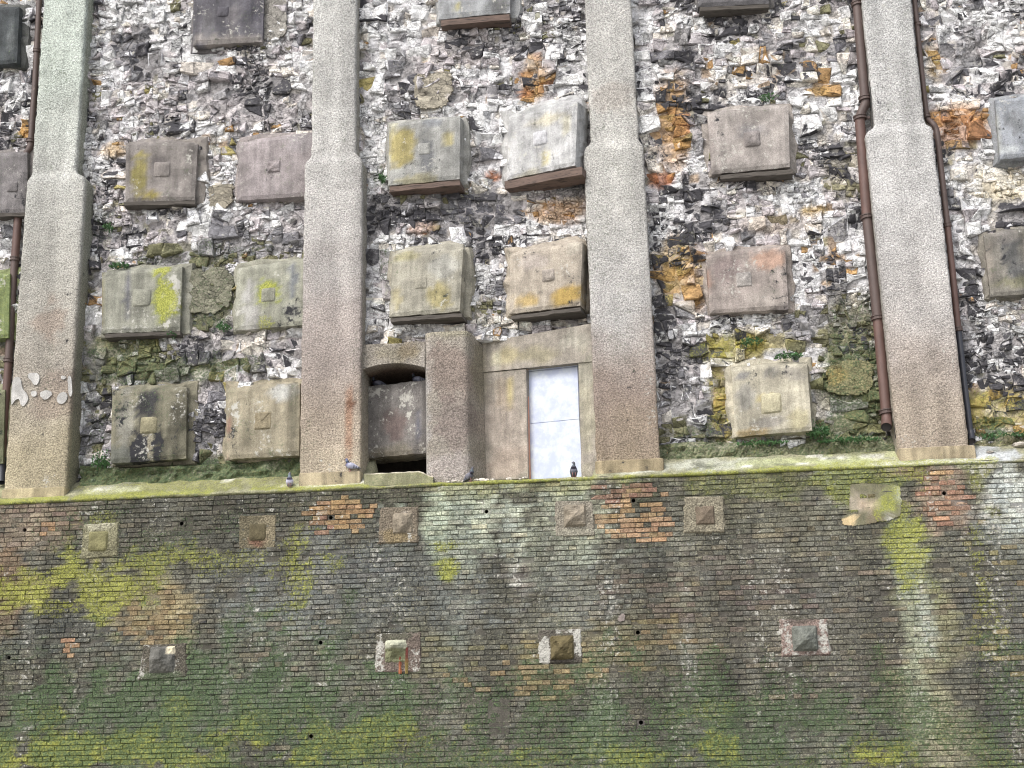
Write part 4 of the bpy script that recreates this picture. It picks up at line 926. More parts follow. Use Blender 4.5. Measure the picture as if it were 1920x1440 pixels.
# ================================================================== porch
PO = thing('concrete_porch', 'rough concrete porch with a dark arched opening, roughcast pier and recessed white door', 'porch', tuple(at(900, 893, .2)))
po3 = np.array(PO.location)
def on_po(o):
    o.parent = PO; o.matrix_parent_inverse = Matrix.Translation(Vector(po3)).inverted(); return o
Y_ARCH = 0.26
PP = Paint(.2, S(146, 138, 126), (.12, .05, .16, .08), ragged=.5, nscale=2.5)
PP.blob(740, 660, 50, 20, S(136, 128, 108), .8, moss=.15).blob(760, 655, 20, 20, S(130, 112, 80), .5).blob(800, 690, 14, 50, S(160, 152, 144), .7)
PP.blob(850, 700, 45, 60, S(136, 120, 110), .8).blob(850, 800, 45, 60, S(126, 112, 106), .7).blob(850, 872, 60, 24, S(164, 154, 148), .8).blob(850, 625, 45, 12, S(140, 134, 110), .7, moss=.1)
PP.blob(895, 680, 14, 70, S(132, 124, 104), .8, moss=.15).blob(798, 800, 10, 90, S(160, 156, 152), .8)
PP.blob(945, 790, 45, 90, S(156, 144, 132), .9).blob(940, 720, 22, 50, S(150, 134, 112), .6).blob(950, 860, 45, 25, S(164, 148, 134), .8)
PP.blob(950, 655, 30, 22, S(162, 150, 98), .6, algae=.12).blob(1010, 655, 50, 20, S(148, 140, 112), .8).blob(1075, 640, 40, 20, S(152, 148, 134), .7).blob(928, 660, 8, 30, S(176, 172, 150), .6).blob(952, 720, 5, 30, S(170, 156, 84), .6)
PP.blob(1100, 760, 16, 120, S(156, 150, 128), .9).blob(1100, 690, 16, 30, S(140, 136, 122), .7)
# arch wall left of the pier: front face with an arched hole and a vault behind
xl, xr = at(676, 790, Y_ARCH)[0], at(797, 790, Y_ARCH)[0]
ztop = at(740, 643, Y_ARCH)[2]; zsp = at(740, 692, Y_ARCH)[2]; zcr = at(735, 681, Y_ARCH)[2]; zbt = ledge_z(xl)
mb = MB(); NN = 21; V = []
axs = np.linspace(xl - .03, xr + .004, NN)
arch = zsp + (zcr - zsp) * (1 - ((axs - (axs[0] + axs[-1]) / 2) / ((axs[-1] - axs[0]) / 2)) ** 2)
rows = []
for k in range(6):
    f = k / 5
    zz = arch * (1 - f) + (ztop + (fbm(axs * 3, axs * 0, 95) - .5) * .05) * f
    rows.append(np.stack([axs, np.full(NN, Y_ARCH) + (fbm(axs * 6, zz * 6, 96) - .5) * .03, zz], -1))
V = np.concatenate([np.stack([axs, np.full(NN, 1.5), arch + .02], -1), np.stack([axs, np.full(NN, .7), arch + .01], -1)] + rows + [np.stack([axs, np.full(NN, .8), rows[-1][:, 2] + .05], -1)])
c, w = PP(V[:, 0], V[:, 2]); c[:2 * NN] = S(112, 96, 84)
mb.add(V, grid_faces(NN, 9), c, w); on_po(mb.build('arch_lintel', M_ROUGH, smooth=False))
# niche inside: back, side walls, floor and a sill
mb = MB()
yb = 1.5
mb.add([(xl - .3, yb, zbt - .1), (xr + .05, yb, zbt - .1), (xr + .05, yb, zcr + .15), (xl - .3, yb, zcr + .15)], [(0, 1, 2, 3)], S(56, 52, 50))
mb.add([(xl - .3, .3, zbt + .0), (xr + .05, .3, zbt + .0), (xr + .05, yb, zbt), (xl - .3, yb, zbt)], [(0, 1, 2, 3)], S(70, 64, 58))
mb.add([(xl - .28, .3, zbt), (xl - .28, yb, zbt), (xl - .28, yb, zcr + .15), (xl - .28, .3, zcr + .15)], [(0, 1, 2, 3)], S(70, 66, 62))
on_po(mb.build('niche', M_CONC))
A = at(683, 905, .06); Bq = at(798, 897, .06); zt0, zt1 = at(683, 888, .06)[2], at(760, 884.5, .06)[2]
mb = MB(); n_ = 15; V = []
for i in range(n_):
    f = i / (n_ - 1); X = A[0] + (Bq[0] + .12 - A[0]) * f
    ztp = zt0 + (zt1 - zt0) * min(1, f * 2.5) - .10 * max(0, f - .8) / .2
    for (yy, zz) in ((.05, A[2] - .1), (.045, ztp - .02), (.07, ztp), (.55, ztp + .02)): V.append((X, yy + RNG.normal(0, .004), zz + RNG.normal(0, .005)))
V = np.array(V); sp_ = Paint(.06, S(140, 138, 104), (.3, .2, .1, 0)); c, w = sp_(V[:, 0], V[:, 2]); tp = np.arange(len(V)) % 4 >= 2; c[tp] = S(204, 196, 180); w[tp] = 0
mb.add(V, [f[::-1] for f in grid_faces(4, n_)], c, w); on_po(mb.build('sill', M_CONC))
# roughcast pier: plan outline extruded, splayed on the right
X0, X1, X2 = at(796, 760, .14)[0], at(875, 760, .14)[0], at(908, 760, .62)[0]
plan = [(X0 + .0, 1.3), (X0, .8), (X0, .4), (X0, .28), (X0 + .02, .20), (X0 + .06, .165)] + [(x, .14) for x in np.linspace(X0 + .14, X1 - .03, 12)] + [(X1, .155), (X1 + .03, .19)] + [(X1 + .03 + (X2 - X1 - .03) * f, .19 + (.66 - .19) * f) for f in np.linspace(.12, 1, 8)]
zb = ledge_z(X0) - .05; zt = at(840, 618, .14)[2]
lv = np.arange(zb, zt + .02, .06); rows = []
for z_ in lv:
    rows.append([(x, y, z_) for x, y in plan])
topz = zt
V = np.array(rows).reshape(-1, 3)
side_drop = np.interp(V[:, 0], [X1, X2], [0, .16])
lim = topz - side_drop - (V[:, 0] < X0 + .05) * .02 + (fbm(V[:, 0] * 4, V[:, 1] * 4, 97) - .5) * .05
V[:, 2] = np.minimum(V[:, 2], lim)
dd = (fbm(V[:, 0] * 10, V[:, 2] * 10, 98) - .5) * .024 + (RNG.random(len(V)) - .5) * .006
V[:, 1] -= np.where(V[:, 1] < .7, dd, 0)
capr = V[-len(plan):].copy(); capr[:, 1] = np.maximum(capr[:, 1], .75); capr[:, 2] += .12
V = np.concatenate([V, capr])
c, w = PP(V[:, 0], V[:, 2])
mb = MB(); mb.add(V, grid_faces(len(plan), len(lv) + 1), c, w); on_po(mb.build('pier', M_ROUGH, smooth=True))
# recess wall with the door, turned about 15 degrees
yawd = R(14.5); nd = np.array([-math.sin(yawd), -math.cos(yawd), 0.0]); rd = np.array([math.cos(yawd), -math.sin(yawd), 0.0])
PD = at(1000, 780, .46)
def dp(px, py, inset=0.0): return at_plane(px, py, PD - nd * inset, nd)
def dgrid(quad, nu, nv, inset, amp=.014):
    G = quad_grid([dp(*p, inset) for p in quad], nu, nv)
    G += nd * ((fbm(G[..., 0] * 7, G[..., 2] * 7, 99) - .5) * amp * 2)[..., None]; return G.reshape(-1, 3)
def solid(name, quad, nu, nv, inset, thick, mat, paint=None, col=None, amp=.014, parent=None):
    F = dgrid(quad, nu, nv, inset, amp); mb = MB()
    ring = [i for i in range(nu)] + [j * nu + nu - 1 for j in range(1, nv)] + [(nv - 1) * nu + i for i in range(nu - 2, -1, -1)] + [j * nu for j in range(nv - 2, 0, -1)]
    c, w = paint(F[:, 0], F[:, 2]) if paint else (np.tile(col, (len(F), 1)), np.zeros((len(F), 4)))
    mb.add(F, grid_faces(nu, nv), c, w)
    Rg = F[ring]; Rb = Rg - nd * thick; n_ = len(ring)
    mb.add(np.concatenate([Rg, Rb]), [(i, n_ + i, n_ + (i + 1) % n_, (i + 1) % n_) for i in range(n_)], np.concatenate([c[ring]] * 2), np.concatenate([w[ring]] * 2))
    return on_po(mb.build(name, mat))
solid('recess_wall', [(896, 700), (986.5, 692), (990, 898), (896, 900)], 10, 24, 0, .4, M_CONC, PP)
solid('door_lintel', [(890, 644), (1114, 606), (1114, 677), (890, 699.5)], 26, 8, -.02, .45, M_CONC, PP, amp=.02)
solid('door_jamb', [(1084.5, 677), (1130, 672), (1134, 892), (1090.5, 893)], 6, 24, 0, .4, M_CONC, PP, amp=.025)
DO = bpy.data.objects.new('door', None); COLL.objects.link(DO); on_po(DO)
DO.location = po3
DO.matrix_parent_inverse = Matrix.Translation(Vector(po3)).inverted()
def door_piece(name, quad, inset, thick, mat, col):
    F = [dp(*p, inset) for p in quad]; Bk = [p - nd * thick for p in F]
    ch = [f + nd * .0 for f in F]
    c4 = np.mean(F, 0); inn = [f + (c4 - f) * .012 for f in F]; rim = [f - nd * .006 for f in F]
    V = np.array(inn + rim + Bk) - po3
    fs = [(3, 2, 1, 0)] + [(i, (i + 1) % 4, 4 + (i + 1) % 4, 4 + i) for i in range(4)] + [(4 + i, 4 + (i + 1) % 4, 8 + (i + 1) % 4, 8 + i) for i in range(4)]
    mb = MB(); mb.add(V, fs, col); return mb.build(name, mat, DO)
DI = .13
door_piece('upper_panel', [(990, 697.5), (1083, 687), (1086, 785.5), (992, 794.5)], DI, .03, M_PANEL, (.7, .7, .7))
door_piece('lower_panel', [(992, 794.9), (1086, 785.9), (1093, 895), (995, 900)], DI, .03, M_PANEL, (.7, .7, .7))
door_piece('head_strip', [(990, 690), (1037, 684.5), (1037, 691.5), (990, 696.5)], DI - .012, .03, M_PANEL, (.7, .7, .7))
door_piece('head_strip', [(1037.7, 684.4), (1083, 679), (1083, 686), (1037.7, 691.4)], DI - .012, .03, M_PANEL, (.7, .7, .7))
door_piece('edge_strip', [(985.5, 692), (988.5, 692), (993.2, 898), (990, 898)], DI - .07, .06, M_EDGE, (.4, .2, .1))
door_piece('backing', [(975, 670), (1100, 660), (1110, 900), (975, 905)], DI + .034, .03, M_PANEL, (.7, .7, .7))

# ================================================================== rubble bays
TYPES = {'white': S(236, 236, 240), 'cream': S(222, 215, 206), 'pink': S(190, 184, 186), 'grey': S(158, 156, 158), 'dark': S(132, 131, 135), 'black': S(98, 97, 102), 'ochre': S(168, 136, 96), 'yellow': S(164, 154, 104), 'olive': S(122, 120, 94), 'rust': S(156, 116, 92)}
TYPES = {k: TYPES[k] for k in ('black', 'dark', 'grey', 'olive', 'pink', 'rust', 'ochre', 'yellow', 'cream', 'white')}
TN = list(TYPES); TC = np.array([TYPES[k] for k in TN])
BASEP = dict(white=.42, cream=.10, pink=.20, grey=.11, dark=.09, black=.03, ochre=.015, yellow=.005, olive=.03, rust=0.0)
ZONES = []
def zone(px, py, rx, ry, **p):
    P = at(px, py, YW); ZONES.append((P[0], P[2], rx * PXM, ry * PXM, p))
# bay between first and second pilaster
zone(270, 90, 75, 70, dark=.34, black=.18, white=.26, grey=.14, pink=.08); zone(320, 80, 25, 22, white=.9, cream=.1)
zone(420, 160, 130, 40, pink=.4, grey=.2, white=.3, dark=.1); zone(380, 205, 150, 35, grey=.35, pink=.4, dark=.15, cream=.1); zone(540, 60, 45, 50, white=.7, pink=.2, dark=.1)
zone(430, 130, 25, 45, white=.85, pink=.15); zone(210, 280, 22, 22, ochre=.5, cream=.4, olive=.1); zone(190, 330, 16, 130, white=.45, pink=.3, grey=.15, dark=.1)
zone(470, 420, 90, 40, white=.65, pink=.15, dark=.2); zone(250, 420, 60, 40, pink=.35, grey=.3, olive=.2, cream=.15); zone(440, 270, 20, 30, white=.6, dark=.3, yellow=.1); zone(560, 420, 20, 60, dark=.4, grey=.4, pink=.2)
zone(400, 480, 200, 25, olive=.45, grey=.4, dark=.15); zone(390, 560, 50, 60, olive=.55, grey=.4, pink=.05); zone(370, 640, 40, 25, pink=.5, cream=.3, white=.2); zone(240, 650, 80, 35, olive=.5, yellow=.1, grey=.2, white=.2); zone(510, 640, 55, 25, white=.4, cream=.2, pink=.2, dark=.2)
zone(300, 690, 170, 25, olive=.6, grey=.25, dark=.15); zone(390, 740, 35, 30, pink=.4, dark=.4, black=.2); zone(390, 810, 40, 45, black=.65, dark=.35); zone(175, 760, 30, 90, dark=.45, black=.35, olive=.2); zone(350, 880, 230, 22, olive=.9, grey=.1)
# middle bay
zone(750, 40, 60, 60, white=.8, cream=.15, pink=.05); zone(705, 180, 18, 140, white=.7, cream=.2, pink=.1); zone(740, 130, 25, 80, dark=.35, grey=.4, white=.25); zone(870, 90, 70, 50, pink=.45, grey=.35, dark=.1, cream=.1)
zone(1070, 110, 45, 100, white=.92, cream=.08); zone(990, 60, 50, 50, grey=.3, pink=.2, white=.2, dark=.2, olive=.1); zone(1000, 150, 28, 45, ochre=.45, cream=.25, rust=.15, white=.15); zone(870, 170, 60, 30, pink=.5, grey=.4, dark=.1)
zone(900, 270, 40, 70, dark=.35, grey=.25, white=.25, pink=.15); zone(925, 332, 16, 12, rust=.9, ochre=.1); zone(830, 400, 150, 50, dark=.45, black=.28, white=.1, pink=.1, olive=.07); zone(1040, 395, 60, 28, ochre=.4, rust=.15, cream=.3, pink=.15); zone(1040, 358, 60, 14, pink=.7, grey=.3)
zone(790, 430, 30, 16, pink=.5, rust=.2, olive=.3); zone(706, 470, 20, 110, dark=.35, black=.3, white=.3, olive=.05); zone(910, 500, 40, 70, dark=.45, black=.25, grey=.15, white=.15); zone(740, 620, 70, 25, white=.9, cream=.1); zone(1010, 600, 90, 20, white=.5, cream=.35, pink=.15); zone(900, 590, 30, 30, grey=.4, olive=.3, cream=.3)
# bay between third and fourth pilaster
zone(1210, 80, 25, 110, white=.65, pink=.2, dark=.15); zone(1290, 110, 60, 60, dark=.3, white=.25, pink=.3, grey=.15); zone(1265, 230, 25, 90, ochre=.34, rust=.18, olive=.2, dark=.18, cream=.1); zone(1240, 340, 24, 16, rust=.9, ochre=.1)
zone(1400, 130, 100, 40, cream=.4, grey=.25, white=.25, ochre=.1); zone(1440, 40, 100, 30, white=.45, pink=.2, dark=.25, cream=.1); zone(1540, 60, 60, 60, white=.4, olive=.2, dark=.2, cream=.2); zone(1595, 160, 35, 70, white=.95, cream=.05); zone(1520, 185, 45, 35, white=.85, cream=.15); zone(1530, 170, 22, 14, ochre=.7, yellow=.3); zone(1560, 260, 50, 60, white=.45, cream=.3, grey=.15, dark=.1)
zone(1275, 400, 60, 65, dark=.5, black=.3, white=.2); zone(1400, 375, 70, 40, pink=.35, cream=.3, grey=.2, white=.15); zone(1475, 385, 28, 34, white=.95, cream=.05); zone(1525, 395, 24, 14, ochre=.75, yellow=.25); zone(1580, 330, 40, 60, olive=.3, cream=.4, grey=.3); zone(1560, 400, 60, 30, white=.6, pink=.2, grey=.2)
zone(1260, 500, 30, 60, ochre=.34, yellow=.2, cream=.2, olive=.16, rust=.1); zone(1250, 620, 30, 55, black=.7, dark=.3); zone(1560, 500, 60, 50, white=.4, grey=.25, ochre=.15, dark=.2); zone(1300, 520, 18, 60, ochre=.4, cream=.4, yellow=.2)
zone(1400, 605, 90, 18, white=.45, cream=.45, pink=.1); zone(1390, 650, 70, 28, yellow=.55, ochre=.25, olive=.2); zone(1350, 760, 20, 60, yellow=.35, ochre=.3, olive=.35); zone(1520, 620, 60, 40, grey=.4, cream=.3, olive=.3); zone(1600, 640, 60, 60, olive=.6, grey=.3, dark=.1); zone(1590, 760, 70, 90, olive=.85, grey=.15); zone(1540, 770, 24, 20, cream=.5, pink=.5)
zone(1270, 690, 45, 40, grey=.6, dark=.25, pink=.15); zone(1290, 760, 50, 40, dark=.5, grey=.3, black=.1, pink=.1); zone(1310, 820, 80, 30, grey=.5, olive=.4, cream=.1)
# bay right of the fourth pilaster, and left edge
zone(1830, 80, 60, 90, grey=.4, white=.35, dark=.25); zone(1755, 110, 16, 40, ochre=.4, yellow=.2, dark=.2, cream=.2); zone(1800, 230, 50, 40, ochre=.3, rust=.22, cream=.28, pink=.2); zone(1800, 330, 40, 60, dark=.4, yellow=.15, white=.25, cream=.2); zone(1880, 350, 50, 40, cream=.5, yellow=.2, white=.3); zone(1820, 480, 24, 90, dark=.45, black=.15, white=.25, grey=.15)
zone(1890, 590, 50, 30, cream=.4, pink=.3, grey=.3); zone(1860, 650, 70, 60, grey=.45, dark=.35, white=.2); zone(1870, 770, 70, 45, yellow=.45, ochre=.25, olive=.3); zone(30, 190, 40, 60, white=.6, dark=.25, pink=.15); zone(45, 245, 14, 16, ochre=.8, yellow=.2); zone(30, 450, 30, 40, white=.5, dark=.4, grey=.1); zone(20, 690, 30, 30, white=.4, olive=.3, grey=.3); zone(5, 890, 40, 40, olive=.9, grey=.1)
SP = Paint(YW, (0, 0, 0), ragged=.5, nscale=1.5)
for a in ((390, 560, 70, 70, .45, 0), (240, 650, 90, 40, .5, .2), (310, 695, 180, 26, .5, .1), (350, 880, 240, 30, .72, .1), (170, 700, 30, 160, .35, 0), (380, 480, 200, 20, .42, 0), (1600, 720, 80, 120, .55, .12), (1580, 820, 110, 20, .5, .2), (1390, 650, 70, 30, .1, .45), (1350, 770, 25, 60, .2, .4), (1310, 820, 80, 30, .45, .1), (1600, 600, 60, 60, .42, .1), (1870, 770, 80, 40, .15, .42), (1275, 230, 30, 90, .05, .15), (1270, 480, 30, 60, .05, .25), (1500, 110, 60, 60, .25, 0), (200, 430, 20, 40, .4, 0), (5, 600, 40, 60, .5, .3), (712, 330, 12, 25, .5, 0), (728, 520, 10, 70, .45, .2), (900, 610, 30, 20, .2, .25), (1880, 820, 60, 14, .7, .1), (1460, 822, 120, 12, .55, .2), (1880, 600, 60, 60, .2, 0), (1860, 800, 30, 30, .6, 0)):
    SP.blob(a[0], a[1], a[2], a[3], moss=a[4], algae=a[5])
def face_y(X, Z):
    return YW + (fbm(X * .9 + 5, Z * .9, 101) - .5) * .22 + (fbm(X * 3.3, Z * 3.3, 102) - .5) * .10
def clip_poly(poly, nx_, nz_, d):
    out = []; n = len(poly)
    for i in range(n):
        a = poly[i]; b = poly[(i + 1) % n]
        da = a[0] * nx_ + a[1] * nz_ - d; db = b[0] * nx_ + b[1] * nz_ - d
        if da <= 0: out.append(a)
        if (da < 0 < db) or (db < 0 < da):
            t_ = da / (da - db); out.append((a[0] + (b[0] - a[0]) * t_, a[1] + (b[1] - a[1]) * t_))
    return out
def poly_area(p):
    return abs(sum(p[i][0] * p[(i + 1) % len(p)][1] - p[(i + 1) % len(p)][0] * p[i][1] for i in range(len(p)))) / 2
def layout(x0, x1, z0, z1, seed, skip):
    """roughly coursed rubble: the bay is broken again and again along wandering, mostly level or upright cracks"""
    rg = np.random.default_rng(seed); out = []
    stack = [([(x0, z0), (x1, z0), (x1, z1), (x0, z1)], 0)]
    while stack:
        poly, dep = stack.pop()
        a = np.array(poly); mn, mxx = a.min(0), a.max(0); w, h = mxx - mn
        c = a.mean(0); ar = poly_area(poly)
        if ar < .0002: continue
        sz = math.sqrt(ar)
        if sz < .48:
            coarse = .092 + .230 * max(0.0, float(fbm(c[0] * 1.5, c[1] * 1.5, seed)) - .32) * 2
            if sz < coarse * math.exp(rg.normal(0, .38)) and max(w, h) < 3.2 * min(w, h) + .02:
                if not skip(c[0], c[1]): out.append(((c[0], c[1]), sz / 2 * .95, poly))
                continue
        hor = h * rg.uniform(1.0, 1.9) > w
        an = (0 if hor else math.pi / 2) + rg.normal(0, .10 if sz > .5 else .26)
        nx_, nz_ = -math.sin(an), math.cos(an)
        q = mn + (mxx - mn) * rg.uniform(.34, .66, 2)
        dd = q[0] * nx_ + q[1] * nz_
        for p in (clip_poly(poly, nx_, nz_, dd), clip_poly(poly, -nx_, -nz_, -dd)):
            if len(p) > 2: stack.append((p, dep + 1))
    return out
def stone_geo(c, r, poly, rg, loose=1.0):
    P = np.array(poly)
    # drop slivers, add midpoints on large stones
    Q = []
    n = len(P)
    for i in range(n):
        a, b = P[i], P[(i + 1) % n]
        L_ = np.linalg.norm(b - a)
        if L_ < .010: continue
        Q.append(a)
        if L_ > .06: Q.append(a + (b - a) * rg.uniform(.3, .7) + rg.normal(0, .05 * L_, 2))
    P = np.array(Q)
    if len(P) < 3: return None
    cen = P.mean(0); gap = rg.uniform(.001, .004)
    dv = P - cen; ln = np.linalg.norm(dv, axis=1)[:, None] + 1e-6
    P = cen + dv * np.clip(1 - gap / ln, .5, 1) + rg.normal(0, .03 * r, P.shape)
    kn = rg.random(len(P)) < .13
    P[kn] = cen + (P[kn] - cen) * rg.uniform(.72, .94, (int(kn.sum()), 1))
    n = len(P)
    y0 = float(face_y(cen[0], cen[1]))
    h = .012 + rg.normal(0, .018) + r * rg.uniform(-.05, .12)
    if rg.random() < .06: h -= rg.uniform(.03, .09)
    tx, tz = rg.normal(0, .20, 2)
    tz += .10
    d = P - cen
    tilt = d[:, 0] * tx + d[:, 1] * tz
    front = y0 - h - tilt + rg.normal(0, .12 * r, n)
    # front made of planes: one tilted plane broken along random chords
    planes = []
    for q in range(1 if r < .03 else (2 if r < .06 else 3)):
        an = rg.random() * 2 * math.pi
        planes.append((math.cos(an), math.sin(an), rg.normal(0, .35) * r, rg.normal(0, .40)))
    def hgt(p):
        x, z_ = p[0] - cen[0], p[1] - cen[1]
        y = y0 - h - x * tx - z_ * tz
        for (a, b, o_, k) in planes: y += k * max(0.0, x * a + z_ * b - o_)
        return min(max(y, y0 - .10), y0 + .09)
    ch = min(.022, .30 * r)
    Pi = cen + d * np.clip(1 - ch * rg.uniform(.2, 2.2, n)[:, None] / (np.linalg.norm(d, axis=1)[:, None] + 1e-6), .5, 1)
    V = []; fs = []; ids = []
    V += [(p[0], y0 + .12, p[1]) for p in P]
    rim = [(p[0], hgt(p) + ch * rg.uniform(.3, 1.3), p[1]) for p in P]; V += rim
    fs += [(i, (i + 1) % n, n + (i + 1) % n, n + i) for i in range(n)]
    V += rim; inn = [(p[0], hgt(p), p[1]) for p in Pi]; V += inn
    fs += [(2 * n + i, 2 * n + (i + 1) % n, 3 * n + (i + 1) % n, 3 * n + i) for i in range(n)]
    fid = [0] * len(V)
    pieces = [[tuple(p) for p in Pi]]
    for (a, b, o_, k) in planes:
        nxt = []
        dd = cen[0] * a + cen[1] * b + o_
        for pc in pieces:
            p1 = clip_poly(pc, a, b, dd); p2 = clip_poly(pc, -a, -b, -dd)
            nxt += [q for q in (p1, p2) if len(q) > 2]
        pieces = nxt
    for q, pc in enumerate(pieces):
        k0 = len(V); V += [(p[0], hgt(p), p[1]) for p in pc]; fid += [q + 1] * len(pc)
        fs.append(tuple(range(k0, k0 + len(pc))))
    return np.array(V), fs, np.array(fid)
def pick_type(X, Z, rg, _c={}):
    p = np.array([BASEP[k] for k in TN])
    for (x, z_, rx, rz, q) in ZONES:
        dd = math.sqrt(((X - x) / rx) ** 2 + ((Z - z_) / rz) ** 2)
        a = min(1, max(0, (1.35 - dd) / .5))
        if a > 0:
            v = np.array([q.get(k, 0.0) for k in TN]); p = p * (1 - a * .92) + v / v.sum() * a * .92
    p /= p.sum()
    # neighbours share a mood: use smooth noise as the random number for part of the draw
    u = rg.random() if rg.random() < .20 else float(np.clip((fbm(X * 2.3, Z * 2.7, 111, 3) - .24) * 1.95 + rg.normal(0, .05), 0, .999))
    return int(np.searchsorted(np.cumsum(p), u * .9999))
STAINS = []
for (px, py, rx, ry, c, k) in ((1262, 230, 34, 95, S(178, 138, 84), .62), (1240, 340, 22, 16, S(168, 110, 78), .8), (1265, 500, 36, 75, S(180, 150, 92), .62), (1300, 520, 20, 60, S(176, 142, 98), .5), (1390, 650, 75, 30, S(160, 148, 76), .72), (1352, 765, 20, 70, S(160, 144, 80), .7),
        (1800, 235, 55, 45, S(180, 134, 92), .62), (1750, 110, 16, 45, S(166, 140, 88), .6), (1870, 770, 75, 45, S(164, 146, 84), .7), (1040, 395, 62, 30, S(184, 140, 90), .62), (1000, 150, 26, 45, S(186, 150, 100), .55), (985, 175, 14, 14, S(180, 126, 84), .8), (925, 332, 16, 12, S(170, 112, 76), .9),
        (240, 650, 80, 35, S(132, 130, 84), .55), (390, 560, 60, 65, S(122, 122, 96), .6), (310, 695, 180, 26, S(112, 114, 82), .55), (1600, 720, 80, 120, S(122, 122, 84), .62), (1600, 600, 70, 60, S(128, 124, 100), .5), (210, 282, 24, 20, S(190, 160, 112), .6), (1530, 172, 26, 14, S(178, 146, 92), .7), (1525, 398, 24, 12, S(166, 140, 80), .8), (1460, 420, 70, 20, S(170, 150, 130), .4), (790, 430, 30, 16, S(160, 130, 110), .6), (1580, 330, 40, 60, S(168, 160, 136), .4), (1880, 350, 50, 50, S(196, 184, 150), .5), (45, 245, 14, 16, S(190, 150, 90), .8), (880, 80, 60, 60, S(158, 150, 146), .35)):
    P = at(px, py, YW); STAINS.append((P[0], P[2], rx * PXM, ry * PXM, c, k))
def stain(X, Z, col, wear):
    """mineral and algae staining that runs across stones and joints alike, and the black weathering crust"""
    n1 = (fbm(X * 2.2, Z * 2.2, 141) - .5) * 1.1; n2 = (fbm(X * 9, Z * 9, 142) - .5) * 1.0
    for (x, z_, rx, rz, c, k) in STAINS:
        if abs(X[0] - x) > rx * 2.5 or abs(Z[0] - z_) > rz * 2.5:
            if len(X) < 200: continue
        d = np.sqrt(((X - x) / rx) ** 2 + ((Z - z_) / rz) ** 2) + n1 + n2 * .6
        a = np.clip((1.3 - d) / .6, 0, 1) * k
        col = col * (1 - a[:, None]) + c * a[:, None]
    cr = np.clip((fbm(X * 1.6 + 3, Z * 1.9, 143) - .54) * 3.0, -.35, .34)
    wear = wear.copy(); wear[:, 3] = np.clip(wear[:, 3] + cr, 0, 1)
    return col, wear
def in_block(X, Z, m):
    return any(b[0] + m < X < b[1] - m and b[2] + m < Z < b[3] - m for b in BLOCKS)
Ztop = at(960, -130, YW)[2] + .15
